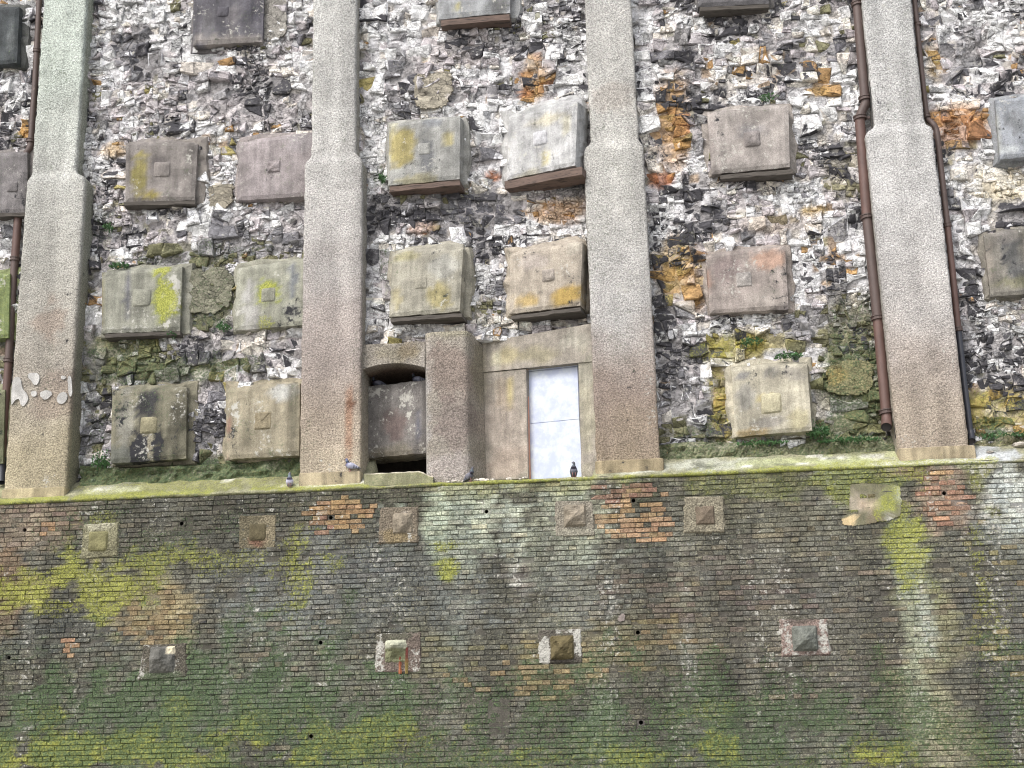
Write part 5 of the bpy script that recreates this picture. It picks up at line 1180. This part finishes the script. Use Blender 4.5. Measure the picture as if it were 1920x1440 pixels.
def rubble_bay(label, px0, px1, pybot, seed, limit, cut=None):
    xa, xb = min(at(px0, 0, YW)[0], at(px0, 880, YW)[0]), max(at(px1, 0, YW)[0], at(px1, 880, YW)[0])
    za = pybot if pybot > 0 and pybot < 20 else at((px0 + px1) / 2, pybot, YW)[2]
    t = thing('rubble_wall', label, 'rubble wall', ((xa + xb) / 2, YW, za), 'rubble filled bays of the cliff wall')
    t['kind'] = 'thing'; base = np.array(t.location)
    rg = np.random.default_rng(seed)
    def gone(X, Z):
        return cut is not None and cut(*proj((X, YW, Z)))
    def skip(X, Z): return in_block(X, Z, .17) or gone(X, Z)
    cells = layout(xa, xb, za, Ztop, seed, skip)
    geos = []
    for c, r, poly in cells:
        G = stone_geo(c, r, poly, rg)
        if G is None: continue
        geos.append((c, r, G, abs(sum(poly[i][0] * poly[(i + 1) % len(poly)][1] - poly[(i + 1) % len(poly)][0] * poly[i][1] for i in range(len(poly)))) / 2))
    cs = np.array([g_[0] for g_ in geos])
    _, ww = SP(cs[:, 0], cs[:, 1])
    pxs, pys = proj(np.stack([cs[:, 0], np.full(len(cs), YW), cs[:, 1]], -1))
    ar = np.array([g_[3] for g_ in geos])
    seen = (pxs > -5) & (pxs < 1925) & (pys > -5) & np.array([not in_block(x, z_, -.03) for x, z_ in cs])
    order = np.argsort(-np.where(seen, ar, 0)); bigset = set(order[:limit].tolist())
    mass = MB()
    for i, (c, r, (V, fs, fid), a) in enumerate(geos):
        k = pick_type(c[0], c[1], rg)
        col = TC[k] * rg.uniform(.82, 1.12) * (1 + rg.normal(0, .025, 3))
        nm = TN[k]
        nf_ = int(fid.max()) + 1
        fc = np.empty((nf_, 3)); fw = np.empty((nf_, 4))
        for q in range(nf_):
            k2 = k if (q == 0 or rg.random() < .86) else pick_type(c[0], c[1], rg)
            if rg.random() < .05 and nm not in ('olive', 'yellow'): k2 = TN.index('white')
            fc[q] = (TC[k2] * .75 + col * .25) * rg.uniform(.86, 1.1)
            w = ww[i].copy(); n2_ = TN[k2]
            w[3] = {'white': .02 + rg.random() ** 2 * .42, 'cream': .04 + rg.random() ** 2 * .4, 'pink': .14 + rg.random() * .38, 'grey': .25 + rg.random() * .4, 'dark': .42 + rg.random() * .2, 'black': .6 + rg.random() * .3}.get(n2_, .1 + rg.random() * .3)
            if n2_ in ('dark', 'black', 'grey', 'pink') and rg.random() < .7: w[2] = rg.uniform(.2, .45)
            fw[q] = w
        C_, w = stain(V[:, 0], V[:, 2], fc[fid] * rg.uniform(.94, 1.06, (len(V), 1)), fw[fid])
        C_ = np.clip(C_, .015, .74)
        if i in bigset:
            q = MB(); l3 = V.mean(0); q.add(V - base, fs, C_, w); q.build('stone', M_STONE, t, loc=l3 - base)
        else: mass.add(V - base, fs, C_, w)
    if mass.n: tag(mass.build('small_stones', M_STONE, t), kind='stuff')
    # earthy mortar behind the stones
    nx_, nz_ = int((xb - xa) / .05) + 2, int((Ztop - za) / .05) + 2
    gx, gz = np.meshgrid(np.linspace(xa - .1, xb + .1, nx_), np.linspace(za - .3, Ztop + .1, nz_))
    gy = face_y(gx, gz) + .008 + (fbm(gx * 8, gz * 8, 121) - .5) * .06 + (fbm(gx * 22, gz * 22, 124) - .5) * .03
    V = np.stack([gx.ravel(), gy.ravel(), gz.ravel()], -1); _, w = SP(V[:, 0], V[:, 2])
    n_ = fbm(V[:, 0] * 2, V[:, 2] * 2, 122)
    cg = {}
    def pk(x, z_):
        q = (int(x / .14), int(z_ / .14))
        if q not in cg: cg[q] = pick_type(x, z_, rg)
        return cg[q]
    c = TC[[pk(x, z_) for x, z_ in zip(V[:, 0], V[:, 2])]] * .5 + S(172, 168, 166) * .42 * (.6 + .8 * n_)[:, None]; c, w = stain(V[:, 0], V[:, 2], c, w); w[:, 3] = np.maximum(w[:, 3], .28)
    gm = np.array([gone(x, z_) for x, z_ in zip(V[:, 0], V[:, 2])]); V[gm, 1] = 1.0
    mb = MB(); mb.add(V - base, grid_faces(nx_, nz_), c, w); mb.build('mortar_bed', M_STONE, t)
    return t, base
def bay_patch(T, pts, col, wear=(.1, .02, .1, .1), Y=None, name='mortar_patch', blobs=()):
    t, base = T
    cx = np.mean([p[0] for p in pts]); cy = np.mean([p[1] for p in pts]); P = at(cx, cy, YW)
    y = Y if Y is not None else float(face_y(P[0], P[2])) - .045
    pt = Paint(y, col, wear)
    for b in blobs: pt.blob(*b[:4], **b[4])
    o = flat_patch(pts, y, .02, pt, M_STONE, None, name, .014, 3)
    o.parent = t; o.matrix_parent_inverse = Matrix.Translation(Vector(base)).inverted()
RB0 = rubble_bay('chalk and flint rubble at the far left edge, behind the rusty pipe', -420, 62, 925, 201, 60)
RB1 = rubble_bay('chalk rubble between first and second pilasters, mossy green in its lower half', 140, 590, 898, 202, 298)
RB2 = rubble_bay('chalk rubble of the middle bay above the porch, bright white at its upper right', 665, 1118, 640, 203, 280, lambda x, y: y > (645 if x < 800 else 640 if x < 892 else 642 - (x - 905) * .17))
RB3 = rubble_bay('rubble between third and fourth pilasters with ochre stones down its left side', 1185, 1690, 866, 204, 298)
RB4 = rubble_bay('dark jumbled rubble right of the last pilaster, with orange stones half way up', 1715, 2340, 838, 205, 150)
bay_patch(RB2, [(776, 140), (846, 134), (848, 170), (834, 200), (790, 206), (778, 196)], S(158, 150, 132), blobs=((842, 180, 10, 8, dict(col=S(214, 206, 196), k=1, soft=.3)), (795, 176, 5, 6, dict(col=S(70, 64, 56), k=1, soft=.3))))
bay_patch(RB1, [(352, 505), (420, 500), (440, 520), (432, 570), (400, 590), (352, 585)], S(126, 124, 104), (.35, .05, .15, .15))
bay_patch(RB1, [(392, 348), (440, 346), (436, 380), (420, 392), (392, 388)], S(150, 142, 124), (.1, .05, .1, .05))
bay_patch(RB3, [(1548, 690), (1600, 672), (1636, 680), (1636, 730), (1606, 742), (1552, 738)], S(132, 126, 86), (.45, .2, .1, .1), blobs=((1565, 705, 20, 16, dict(col=S(150, 132, 66), k=.8)),))
bay_patch(RB1, [(494, 0), (536, -20), (538, 62), (520, 76), (494, 76)], S(146, 142, 134), (.02, .0, .1, .05))
def mossy_foot(T, top, bot, col, wear, Ytop, Ybot, px_step=5):
    t, base = T
    xs_ = np.arange(top[0][0], top[-1][0] + 1, px_step); nv = 8; rows = []
    tp = np.interp(xs_, [p[0] for p in top], [p[1] for p in top]); bt = np.interp(xs_, [p[0] for p in bot], [p[1] for p in bot])
    for k in range(nv):
        f = k / (nv - 1); Y = Ytop + (Ybot - Ytop) * f
        P = np.array([at(x, a + (b - a) * f, Y) for x, a, b in zip(xs_, tp, bt)])
        bump_ = (fbm(P[:, 0] * 3.5, P[:, 2] * 6, 131) - .5) * .30 + (fbm(P[:, 0] * 11, P[:, 2] * 11, 132) - .5) * .14
        P[:, 1] += bump_ * math.sin(math.pi * (.15 + .8 * f)); P[:, 2] += (fbm(P[:, 0] * 5, P[:, 2] * 0 + f * 3, 133) - .5) * .06
        if k == 0: P[:, 1] += .2
        rows.append(P)
    V = np.concatenate(rows); pt = Paint(Ytop, col, wear, ragged=.6, nscale=3)
    for x in range(int(top[0][0]), int(top[-1][0]), 60): pt.blob(x + RNG.uniform(-20, 20), np.interp(x, [p[0] for p in top], [p[1] for p in top]) + RNG.uniform(5, 20), RNG.uniform(12, 26), RNG.uniform(6, 12), S(*(RNG.uniform(.85, 1.1) * np.array([150, 146, 124]))), .8)
    c, w = pt(V[:, 0], V[:, 2]); mb = MB(); mb.add(V - base, [f[::-1] for f in grid_faces(len(xs_), nv)], c, w)
    mb.build('mossy_foot', M_STONE, t)
mossy_foot(RB1, [(150, 868), (205, 872), (300, 872), (420, 866), (500, 858), (572, 848)], [(150, 916), (205, 912), (420, 906), (572, 897)], S(112, 116, 80), (.62, .30, .12, .1), .42, .36)
mossy_foot(RB3, [(1228, 828), (1320, 822), (1400, 822), (1500, 816), (1600, 812), (1690, 812)], [(1228, 876), (1400, 864), (1500, 857), (1690, 846)], S(138, 138, 106), (.52, .30, .2, .1), .42, .36)
mossy_foot(RB4, [(1800, 806), (1860, 808), (1990, 800)], [(1800, 848), (1860, 843), (1990, 836)], S(140, 134, 100), (.42, .3, .2, .1), .44, .38)

# ================================================================== downpipes
def tube_pts(path, rad, nseg=16):
    path = [np.array(p, float) for p in path]; V = []; n = len(path)
    for i, p in enumerate(path):
        dv = path[min(i + 1, n - 1)] - path[max(i - 1, 0)]; dv /= np.linalg.norm(dv)
        u = np.cross(dv, [0, 1, 0.0]); 
        if np.linalg.norm(u) < .1: u = np.array([1.0, 0, 0])
        u /= np.linalg.norm(u); v = np.cross(dv, u)
        rr = rad[i] if hasattr(rad, '__len__') else rad
        for k in range(nseg):
            a = 2 * math.pi * k / nseg; V.append(p + (u * math.cos(a) + v * math.sin(a)) * rr)
    fs = []
    for i in range(n - 1):
        for k in range(nseg): fs.append((i * nseg + k, i * nseg + (k + 1) % nseg, (i + 1) * nseg + (k + 1) % nseg, (i + 1) * nseg + k))
    return V, fs
def smooth_path(pts, k=6):
    P = [np.array(p, float) for p in pts]; out = []
    for i in range(len(P) - 1):
        p0, p1, p2, p3 = P[max(i - 1, 0)], P[i], P[i + 1], P[min(i + 2, len(P) - 1)]
        for j in range(k):
            t_ = j / k
            out.append(.5 * ((2 * p1) + (-p0 + p2) * t_ + (2 * p0 - 5 * p1 + 4 * p2 - p3) * t_ ** 2 + (-p0 + 3 * p1 - 3 * p2 + p3) * t_ ** 3))
    out.append(P[-1]); return out
def pipe_part(t, name, pts, rad, mat, smoothp=False):
    b = np.array(t.location); P = [at(x, y, Y) for x, y, Y in pts]
    if smoothp: P = smooth_path(P)
    V, fs = tube_pts(P, rad); mb = MB(); mb.add(np.array(V) - b, fs); return mb.build(name, mat, t, smooth=True)
def collar(t, x, y, Y, r, mat, dx=0, h=.07, ear=0):
    b = np.array(t.location); c = at(x, y, Y)
    path = [c + np.array([dx * q, 0, q]) for q in (h / 2, h / 2 - .001, h / 2 - .018, h / 2 - .022, -h / 2 + .022, -h / 2 + .018, -h / 2 + .001, -h / 2)]
    V, fs = tube_pts(path, [r * 1.0, r * 1.3, r * 1.3, r * 1.16, r * 1.16, r * 1.3, r * 1.3, r * 1.0]); mb = MB(); mb.add(np.array(V) - b, fs)
    if ear:                                  # fixing lug back to the wall
        e = c + np.array([ear * r * 1.5, .02, 0]); q = .02
        mb.add(np.array([e + (sx * .03, sy * .02, sz * q) for sx in (-1, 1) for sy in (-1, 1) for sz in (-1, 1)]) - b, [(0, 1, 3, 2), (4, 6, 7, 5), (0, 4, 5, 1), (2, 3, 7, 6), (0, 2, 6, 4), (1, 5, 7, 3)])
    return mb.build('collar', mat, t)
def end_disc(t, c, nrm, r, mat):
    b = np.array(t.location); nrm = np.array(nrm, float); nrm /= np.linalg.norm(nrm); u = np.cross(nrm, [0, 0, 1.0]); u /= np.linalg.norm(u); v = np.cross(nrm, u)
    V = [c + (u * math.cos(2 * math.pi * k / 16) + v * math.sin(2 * math.pi * k / 16)) * r - b for k in range(16)]
    mb = MB(); mb.add(V, [tuple(range(16))]); return mb
# left pipe
YP = .42
A1 = thing('downpipe', 'rusty iron downpipe at the far left, running down beside the first pilaster', 'drainpipe', tuple(at(3, 890, YP)), 'iron downpipes on the cliff wall')
pipe_part(A1, 'pipe', [(80, -120, YP), (66, 150, YP), (58, 262, YP)], .050, M_IRON)
pipe_part(A1, 'swan_neck', [(58, 260, YP), (56.5, 276, YP), (48, 290, YP), (43.5, 302, YP), (42, 312, YP)], .056, M_IRON, True)
pipe_part(A1, 'pipe', [(41.5, 308, YP), (36, 380, YP), (28, 486, YP)], .066, M_IRON_RED)
pipe_part(A1, 'pipe', [(28, 486, YP), (22, 580, YP), (16, 676, YP)], .064, M_IRON)
pipe_part(A1, 'pipe', [(16, 676, YP), (8, 800, YP), (4, 858, YP)], .064, M_IRON_RED)
pipe_part(A1, 'outlet', [(4, 858, YP), (3, 885, YP), (2, 905, YP - .06)], .066, M_BLACK)
for x, y, r in ((69, 95, .052), (58, 264, .058), (43, 303, .068), (28, 486, .066), (16, 676, .066)): collar(A1, x, y, YP, r, M_IRON, dx=.05)
# brown pipe left of the last pilaster
YP = .34
A2 = thing('downpipe', 'thick brown iron downpipe with an open mouth, left of the last pilaster', 'drainpipe', tuple(at(1662, 805, YP)), 'iron downpipes on the cliff wall')
pipe_part(A2, 'pipe', [(1590, -150, YP), (1607, 10, YP), (1621.5, 184, YP)], .076, M_IRON)
pipe_part(A2, 'swan_neck', [(1621, 180, YP), (1622.5, 194, YP), (1617, 207, YP), (1612.5, 220, YP), (1612.5, 228, YP)], .076, M_IRON, True)
pipe_part(A2, 'pipe', [(1612, 224, YP), (1625.5, 405, YP)], .082, M_IRON_RED)
pipe_part(A2, 'pipe', [(1625.5, 405, YP), (1645.5, 596, YP)], .082, M_IRON)
pipe_part(A2, 'pipe', [(1645.5, 596, YP), (1661.5, 774, YP)], .080, M_IRON_RED)
pipe_part(A2, 'outlet', [(1661.5, 770, YP), (1662.5, 786, YP - .02), (1662, 801, YP - .16)], [.078, .08, .082], M_IRON_RED)
e = at(1662, 800.5, YP - .15); end_disc(A2, e, (.0, -1, -.55), .074, M_VOID).build('mouth', M_VOID, A2)  # dark disc stands in for the shade inside the pipe
for x, y, r in ((1607, 8, .078), (1621.5, 185, .08), (1612.5, 221, .085), (1625.5, 407, .084), (1645.5, 596, .084), (1661, 772, .084)): collar(A2, x, y, YP, r, M_IRON, dx=-.08, ear=1)
pipe_part(A2, 'shadow_line', [(1622, 40, .24), (1636, 230, .24), (1641, 400, .22), (1663, 640, .22), (1679, 822, .22)], .008, M_GAP_SHADOW)  # thin dark strip standing in for the shadow gap beside the pilaster
# thin pipe right of the last pilaster
YP = .40
A3 = thing('downpipe', 'thin downpipe right of the last pilaster, rusty above and black plastic below', 'drainpipe', tuple(at(1822, 828, YP)), 'iron downpipes on the cliff wall')
pipe_part(A3, 'pipe', [(1706, -120, YP), (1715, 0, YP), (1730, 150, YP), (1737.5, 217, YP)], .040, M_IRON)
pipe_part(A3, 'swan_neck', [(1737.5, 215, YP), (1740, 224, YP), (1750, 233, YP - .08), (1755.5, 242, YP - .08), (1757, 250, YP - .08)], .045, M_IRON, True)
YQ = YP - .08
pipe_part(A3, 'pipe', [(1757, 248, YQ), (1766, 330, YQ), (1776.5, 422, YQ)], .047, M_IRON)
pipe_part(A3, 'pipe', [(1776.5, 422, YQ), (1787, 520, YQ), (1797, 622, YQ)], .050, M_IRON_RED)
o = pipe_part(A3, 'plastic_pipe', [(1797.5, 620, YQ), (1809, 724, YQ), (1820, 814, YQ)], .046, M_BLACK); o['label'] = 'black plastic lower length of the pipe'
pipe_part(A3, 'outlet', [(1820, 808, YQ), (1821.5, 818, YQ - .02), (1822.5, 827, YQ - .12)], .052, M_BLACK)
end_disc(A3, at(1822.5, 827, YQ - .118), (.1, -1, -.5), .046, M_VOID).build('mouth', M_VOID, A3)  # shaded inside of the outlet, painted as a dark disc
for x, y, r, m in ((1721, 45, .042, M_IRON), (1737.5, 217, .045, M_IRON), (1776.5, 422, .05, M_IRON), (1797, 617, .052, M_IRON)): collar(A3, x, y, YQ if y > 230 else YP, r, m, dx=-.1)

# ================================================================== pigeons
def ell_loft(spine, rads, ns=14):
    """closed body skinned along a spine; rads = (half width, half height)"""
    V = []; n = len(spine); sp_ = [np.array(p, float) for p in spine]
    for i, p in enumerate(sp_):
        dv = sp_[min(i + 1, n - 1)] - sp_[max(i - 1, 0)]; dv /= np.linalg.norm(dv)
        side = np.array([0, 1.0, 0]); upv = np.cross(dv, side) * -1
        if upv[2] < 0 and abs(upv[2]) > .3: upv = -upv
        for k in range(ns):
            a = 2 * math.pi * k / ns; V.append(p + side * math.cos(a) * rads[i][0] + upv * math.sin(a) * rads[i][1])
    fs = []
    for i in range(n - 1):
        for k in range(ns): fs.append((i * ns + k, i * ns + (k + 1) % ns, (i + 1) * ns + (k + 1) % ns, (i + 1) * ns + k))
    fs += [tuple(range(ns))[::-1], tuple((n - 1) * ns + k for k in range(ns))]
    return V, fs
def pigeon(pos, yaw, label, body, head, tail, wing, bars=True, pitch=0.0, headturn=0.0, sc=1.0, legs=True, squat=0.0):
    """local +x is forward, feet at the origin; body length about 0.31 m"""
    t = thing('pigeon', label, 'pigeon', tuple(pos), 'pigeons on the wall'); t.rotation_euler = (0, 0, yaw); t.scale = (sc,) * 3
    lz = .050 - squat * .6
    cp, sp2 = math.cos(pitch), math.sin(pitch)
    def tr(x, y, z): return np.array([x * cp - z * sp2, y, x * sp2 + z * cp + lz + .045])
    ch, sh = math.cos(headturn), math.sin(headturn)
    neck = tr(.075, 0, .045)
    hd = neck + np.array([.018 + .0, 0, .062])
    spine = [tr(-.175, 0, -.012), tr(-.13, 0, -.006), tr(-.09, 0, 0), tr(-.045, 0, .006), tr(0, 0, .006), tr(.04, 0, .008), tr(.068, 0, .026), neck + np.array([.004, 0, .012]), neck + np.array([.010, 0, .036]), hd + np.array([-.004, 0, -.010]), hd + np.array([.002, 0, .006]), hd + np.array([.003, 0, .018])]
    rads = [(.030, .004), (.030, .009), (.040, .026), (.056, .046), (.063, .056), (.056, .056), (.044, .046), (.031, .032), (.022, .024), (.021, .024), (.019, .021), (.008, .010)]
    V, fs = ell_loft(spine, rads); V = np.array(V)
    cols = np.concatenate([np.tile(tail if i < 2 else (head if i >= 6 else body), (14, 1)) for i in range(12)])
    # iridescent neck: a touch of green and violet
    cols[7 * 14:8 * 14] = head * np.array([.8, 1.05, .95]); cols[6 * 14:7 * 14] = head * np.array([1.05, .85, 1.05])
    hm = V[:, 2] > hd[2] - .03
    V[hm, :2] = np.stack([(V[hm, 0] - hd[0]) * ch - (V[hm, 1]) * sh + hd[0], (V[hm, 0] - hd[0]) * sh + V[hm, 1] * ch], -1)
    mb = MB(); mb.add(V, fs, cols); mb.build('body', M_FEATHER, t, smooth=True)
    def turn(p): 
        p = np.array(p, float); x, y = p[0], p[1]
        return np.array([hd[0] + x * ch - y * sh, x * sh + y * ch, hd[2] + p[2]])
    bk = [turn((.018, 0, .004)), turn((.030, 0, .0)), turn((.041, 0, -.007))]
    V, fs = tube_pts(bk, [.006, .0048, .001], 6); mb = MB(); mb.add(V, fs, S(70, 64, 64)); mb.build('beak', M_FEATHER, t)
    for s_ in (-1, 1):
        c_ = turn((.008, s_ * .0185, .004)); mb = MB(); V = [c_ + .0045 * np.array(q) for q in ((1, 0, 0), (-1, 0, 0), (0, 1, 0), (0, -1, 0), (0, 0, 1), (0, 0, -1))]
        mb.add(V, [(0, 2, 4), (2, 1, 4), (1, 3, 4), (3, 0, 4), (2, 0, 5), (1, 2, 5), (3, 1, 5), (0, 3, 5)], S(196, 96, 40)); mb.build('eye', M_FEATHER, t)
        # folded wing: thin shell along the flank
        nu, nv = 12, 6; V = []; C_ = []
        for i in range(nu):
            f = i / (nu - 1); x = .055 - f * .215
            hw = .040 * math.sin(min(1, f * 2.2 + .25) * math.pi / 2) * (1 - max(0, f - .45) / .55 * .88) + .003
            zc_ = .018 - f * .020
            for j in range(nv):
                g_ = -1 + 2 * j / (nv - 1)
                w_ = np.interp(x, [-.175, -.09, 0, .06], [.020, .040, .062, .046]) + .006
                ys = w_ * math.sqrt(max(.2, 1 - (g_ * .72) ** 2))
                V.append(tr(x, s_ * ys, zc_ + g_ * hw))
                col = wing.copy()
                if bars and (.50 < f < .57 or .64 < f < .73) and g_ < .55: col = S(42, 44, 50)
                if f > .86: col = S(48, 50, 58)
                C_.append(col)
        fs = grid_faces(nv, nu)
        if s_ > 0: fs = [q[::-1] for q in fs]
        mb = MB(); mb.add(V, fs, np.array(C_)); mb.build('wing', M_FEATHER, t, smooth=True)
        if legs:
            hip = tr(.005, s_ * .022, -.04)
            V, fs = tube_pts([hip, np.array([hip[0] + .006, s_ * .022, .04]), np.array([.006, s_ * .022, .006])], [.008, .0042, .0036], 7); mb = MB(); mb.add(V, fs, S(150, 104, 104))
            for a in (-.5, 0, .5, math.pi):
                ln = .032 if abs(a) < 1 else .016
                V, fs = tube_pts([np.array([.006, s_ * .022, .006]), np.array([.006 + ln * math.cos(a), s_ * .022 + ln * math.sin(a), .003])], [.004, .002], 5); mb.add(V, fs, S(150, 104, 104))
            mb.build('leg', M_FEATHER, t)
    return t
GREY, LAV, DK = S(128, 130, 146), S(176, 174, 192), S(72, 74, 84)
def lz(px, Y): 
    X = at(px, 890, Y)[0]; return X
def ledge_top(X, Y):
    inb = float(np.clip((X - XB2a) / .05, 0, 1) * np.clip((XB2b - X) / .05, 0, 1))
    return float(ledge_z(X)) + np.interp(Y, [p[0] for p in prof[5:]], [p[1] for p in prof[5:]]) * (1 - .85 * inb)
X = at(543, 908, .05)[0]; pigeon((X, .05, ledge_top(X, .05)), R(-78), 'pale lavender pigeon facing out from the ledge beside the second pilaster', LAV, S(106, 112, 124), S(90, 94, 106), S(178, 176, 194), pitch=R(38), headturn=R(20), sc=.9)
P = at(658, 886, .065); pigeon((P[0], .075, at(650, 885, .08)[2] + .0), R(180), 'blue-grey pigeon with dark wing bars perched on the second pilaster plinth', S(150, 152, 172), S(92, 98, 122), S(104, 104, 114), S(152, 154, 172), pitch=R(14), sc=.92)
X = at(881, 893, .05)[0]; pigeon((X, .05, ledge_top(X, .05)), R(-25), 'dark chequered pigeon standing upright among chalk bits in front of the pier', S(86, 86, 96), S(74, 78, 88), S(60, 60, 68), S(104, 104, 114), pitch=R(34), sc=.9, headturn=R(-10))
X = at(1076, 890, .04)[0]; pigeon((X, .04, ledge_top(X, .04)), R(-84), 'dark slate pigeon standing on the ledge in front of the white door', S(84, 86, 96), S(80, 84, 92), S(50, 52, 60), S(86, 88, 98), bars=False, pitch=R(52), headturn=R(-62), sc=.92)
# two in the shade on top of the dark block
for px, yaw, label in ((703, R(200), 'pigeon sitting in the shade on the left end of the dark block in the arch'), (778, R(170), 'pigeon crouched in the dark right corner of the arched opening')):
    f = (px - 655) / 145.0; P = Q[0] * (1 - f) + Q[1] * f + back * .14
    pigeon(P, yaw, label, S(70, 72, 86), S(58, 60, 72), S(50, 52, 60), S(104, 106, 122), pitch=R(6), squat=.065, sc=.95, legs=False)

# ================================================================== weeds, grass, loose chalk
def weed(px, py, Y, w, h, n, label, name='weed_clump', cat='plant', dense=.03, seed=0):
    rg = np.random.default_rng(900 + seed); b = at(px, py, Y)
    t = thing(name, label, cat, tuple(b)); V = []; fs = []
    for i in range(n):
        a = rg.random() * 2 * math.pi; rr = math.sqrt(rg.random())
        x = rr * math.cos(a) * w / 2; yy = rr * math.sin(a) * .13 - .03; z_ = abs(rg.normal(0, .5)) * h * (1 - .6 * rr * rr)
        L_ = rg.uniform(.8, 1.9) * dense; d1 = rg.normal(0, 1, 3); d1[2] = abs(d1[2]) * .7; d1[1] = -abs(d1[1]); d1 /= np.linalg.norm(d1)
        sd = np.cross(d1, rg.normal(0, 1, 3)); sd /= np.linalg.norm(sd) + 1e-6
        p = np.array([x, yy, z_]); k = len(V)
        V += [p, p + d1 * L_ * .5 + sd * L_ * .28, p + d1 * L_, p + d1 * L_ * .5 - sd * L_ * .28]; fs.append((k, k + 1, k + 2, k + 3))
    mb = MB(); mb.add(V, fs); tag(mb.build('foliage', M_LEAF, t), kind='stuff')
    mb = MB()
    for i in range(max(4, n // 40)):
        x = rg.uniform(-.35, .35) * w; V, fs = tube_pts([np.array([x, .03, -.03]), np.array([x + rg.normal(0, .02), -.02, h * .3]), np.array([x + rg.normal(0, .04), -.05, h * rg.uniform(.4, .7)])], [.006, .004, .002], 5); mb.add(V, fs)
    mb.build('stem', M_LEAF, t); return t
weed(1535, 818, .30, .36, .22, 420, 'leafy green weed sprouting at the lower right corner of the cream block', seed=1)
weed(1590, 829, .33, .95, .06, 520, 'low green strip of weeds along the ledge left of the brown downpipe', seed=2)
weed(1430, 834, .33, .8, .05, 260, 'thin trail of weeds along the ledge under the cream block', seed=3)
weed(1478, 672, .34, .42, .08, 240, 'green tuft growing on top of the cream block', seed=4)
weed(225, 503, .38, .34, .08, 200, 'green tuft on top of the lime stained block beside the first pilaster', seed=5)
weed(205, 432, .42, .12, .12, 110, 'small dark tuft rooted in the rubble below the yellow stained block', seed=6)
weed(1440, 186, .38, .30, .05, 130, 'dark green tuft lying along the top of the plain grey upper block', seed=7)
weed(420, 618, .38, .2, .12, 150, 'green tuft between the two lime stained blocks', seed=8)
weed(192, 876, .38, .3, .28, 300, 'dark green weed in the corner beside the first pilaster foot', seed=9)
weed(718, 340, .38, .12, .10, 110, 'small tuft left of the ochre striped block', seed=10)
weed(1880, 822, .38, .7, .10, 260, 'green weeds at the back of the ledge by the right edge', seed=11)
weed(325, 632, .38, .16, .07, 90, 'sprig under the lower edge of the lime stained block', seed=12)
weed(1410, 645, .38, .35, .09, 150, 'patchy green weed over the yellow mossy stones above the cream block', seed=13)
weed(412, 85, .42, .1, .1, 60, 'tiny tuft beneath the dark grey top block', seed=14)
def chunk(px, py, Y, r, label, group=None, flat=.7):
    b = at(px, py, Y); n = 7; rg = RNG; V = [(0, 0, -r * flat * .8)]; fs = []
    rings = [(-.35, .85), (.15, 1.0), (.55, .7)]
    for zf, s_ in rings: V += [(r * s_ * math.cos(2 * math.pi * k / n) * rg.uniform(.75, 1.2), r * s_ * .8 * math.sin(2 * math.pi * k / n) * rg.uniform(.75, 1.2), r * flat * zf * rg.uniform(.8, 1.2)) for k in range(n)]
    V.append((0, 0, r * flat * .8)); k0 = len(V) - 1
    for k in range(n):
        j = (k + 1) % n; fs.append((0, 1 + j, 1 + k)); fs.append((1 + 2 * n + k, 1 + 2 * n + j, k0))
        for q in (0, 1): fs.append((1 + q * n + k, 1 + q * n + j, 1 + (q + 1) * n + j, 1 + (q + 1) * n + k))
    mb = MB(); mb.add(V, fs, S(214, 206, 196)); o = mb.build('chalk_fragment', M_STONE); o.location = (b[0], Y, ledge_top(b[0], Y) + r * flat * .5); tag(o, label, 'stone', group); return o
for px, r in ((840, .03), (850, .045), (858, .05), (868, .03), (893, .05), (903, .055), (913, .045), (924, .04), (955, .05), (984, .05), (975, .025), (1095, .02)):
    chunk(px, 890, .09 if px != 924 else .05, r, 'small white chalk fragment lying on the ledge in front of the porch', 'chalk fragments fallen on the ledge', .75)
chunk(1913, 839, .32, .12, 'larger white chalk lump on the ledge at the right edge', None, .5)
chunk(1856, 848, .18, .06, 'flat grey pebble on the white washed ledge below the black pipe end', None, .5)
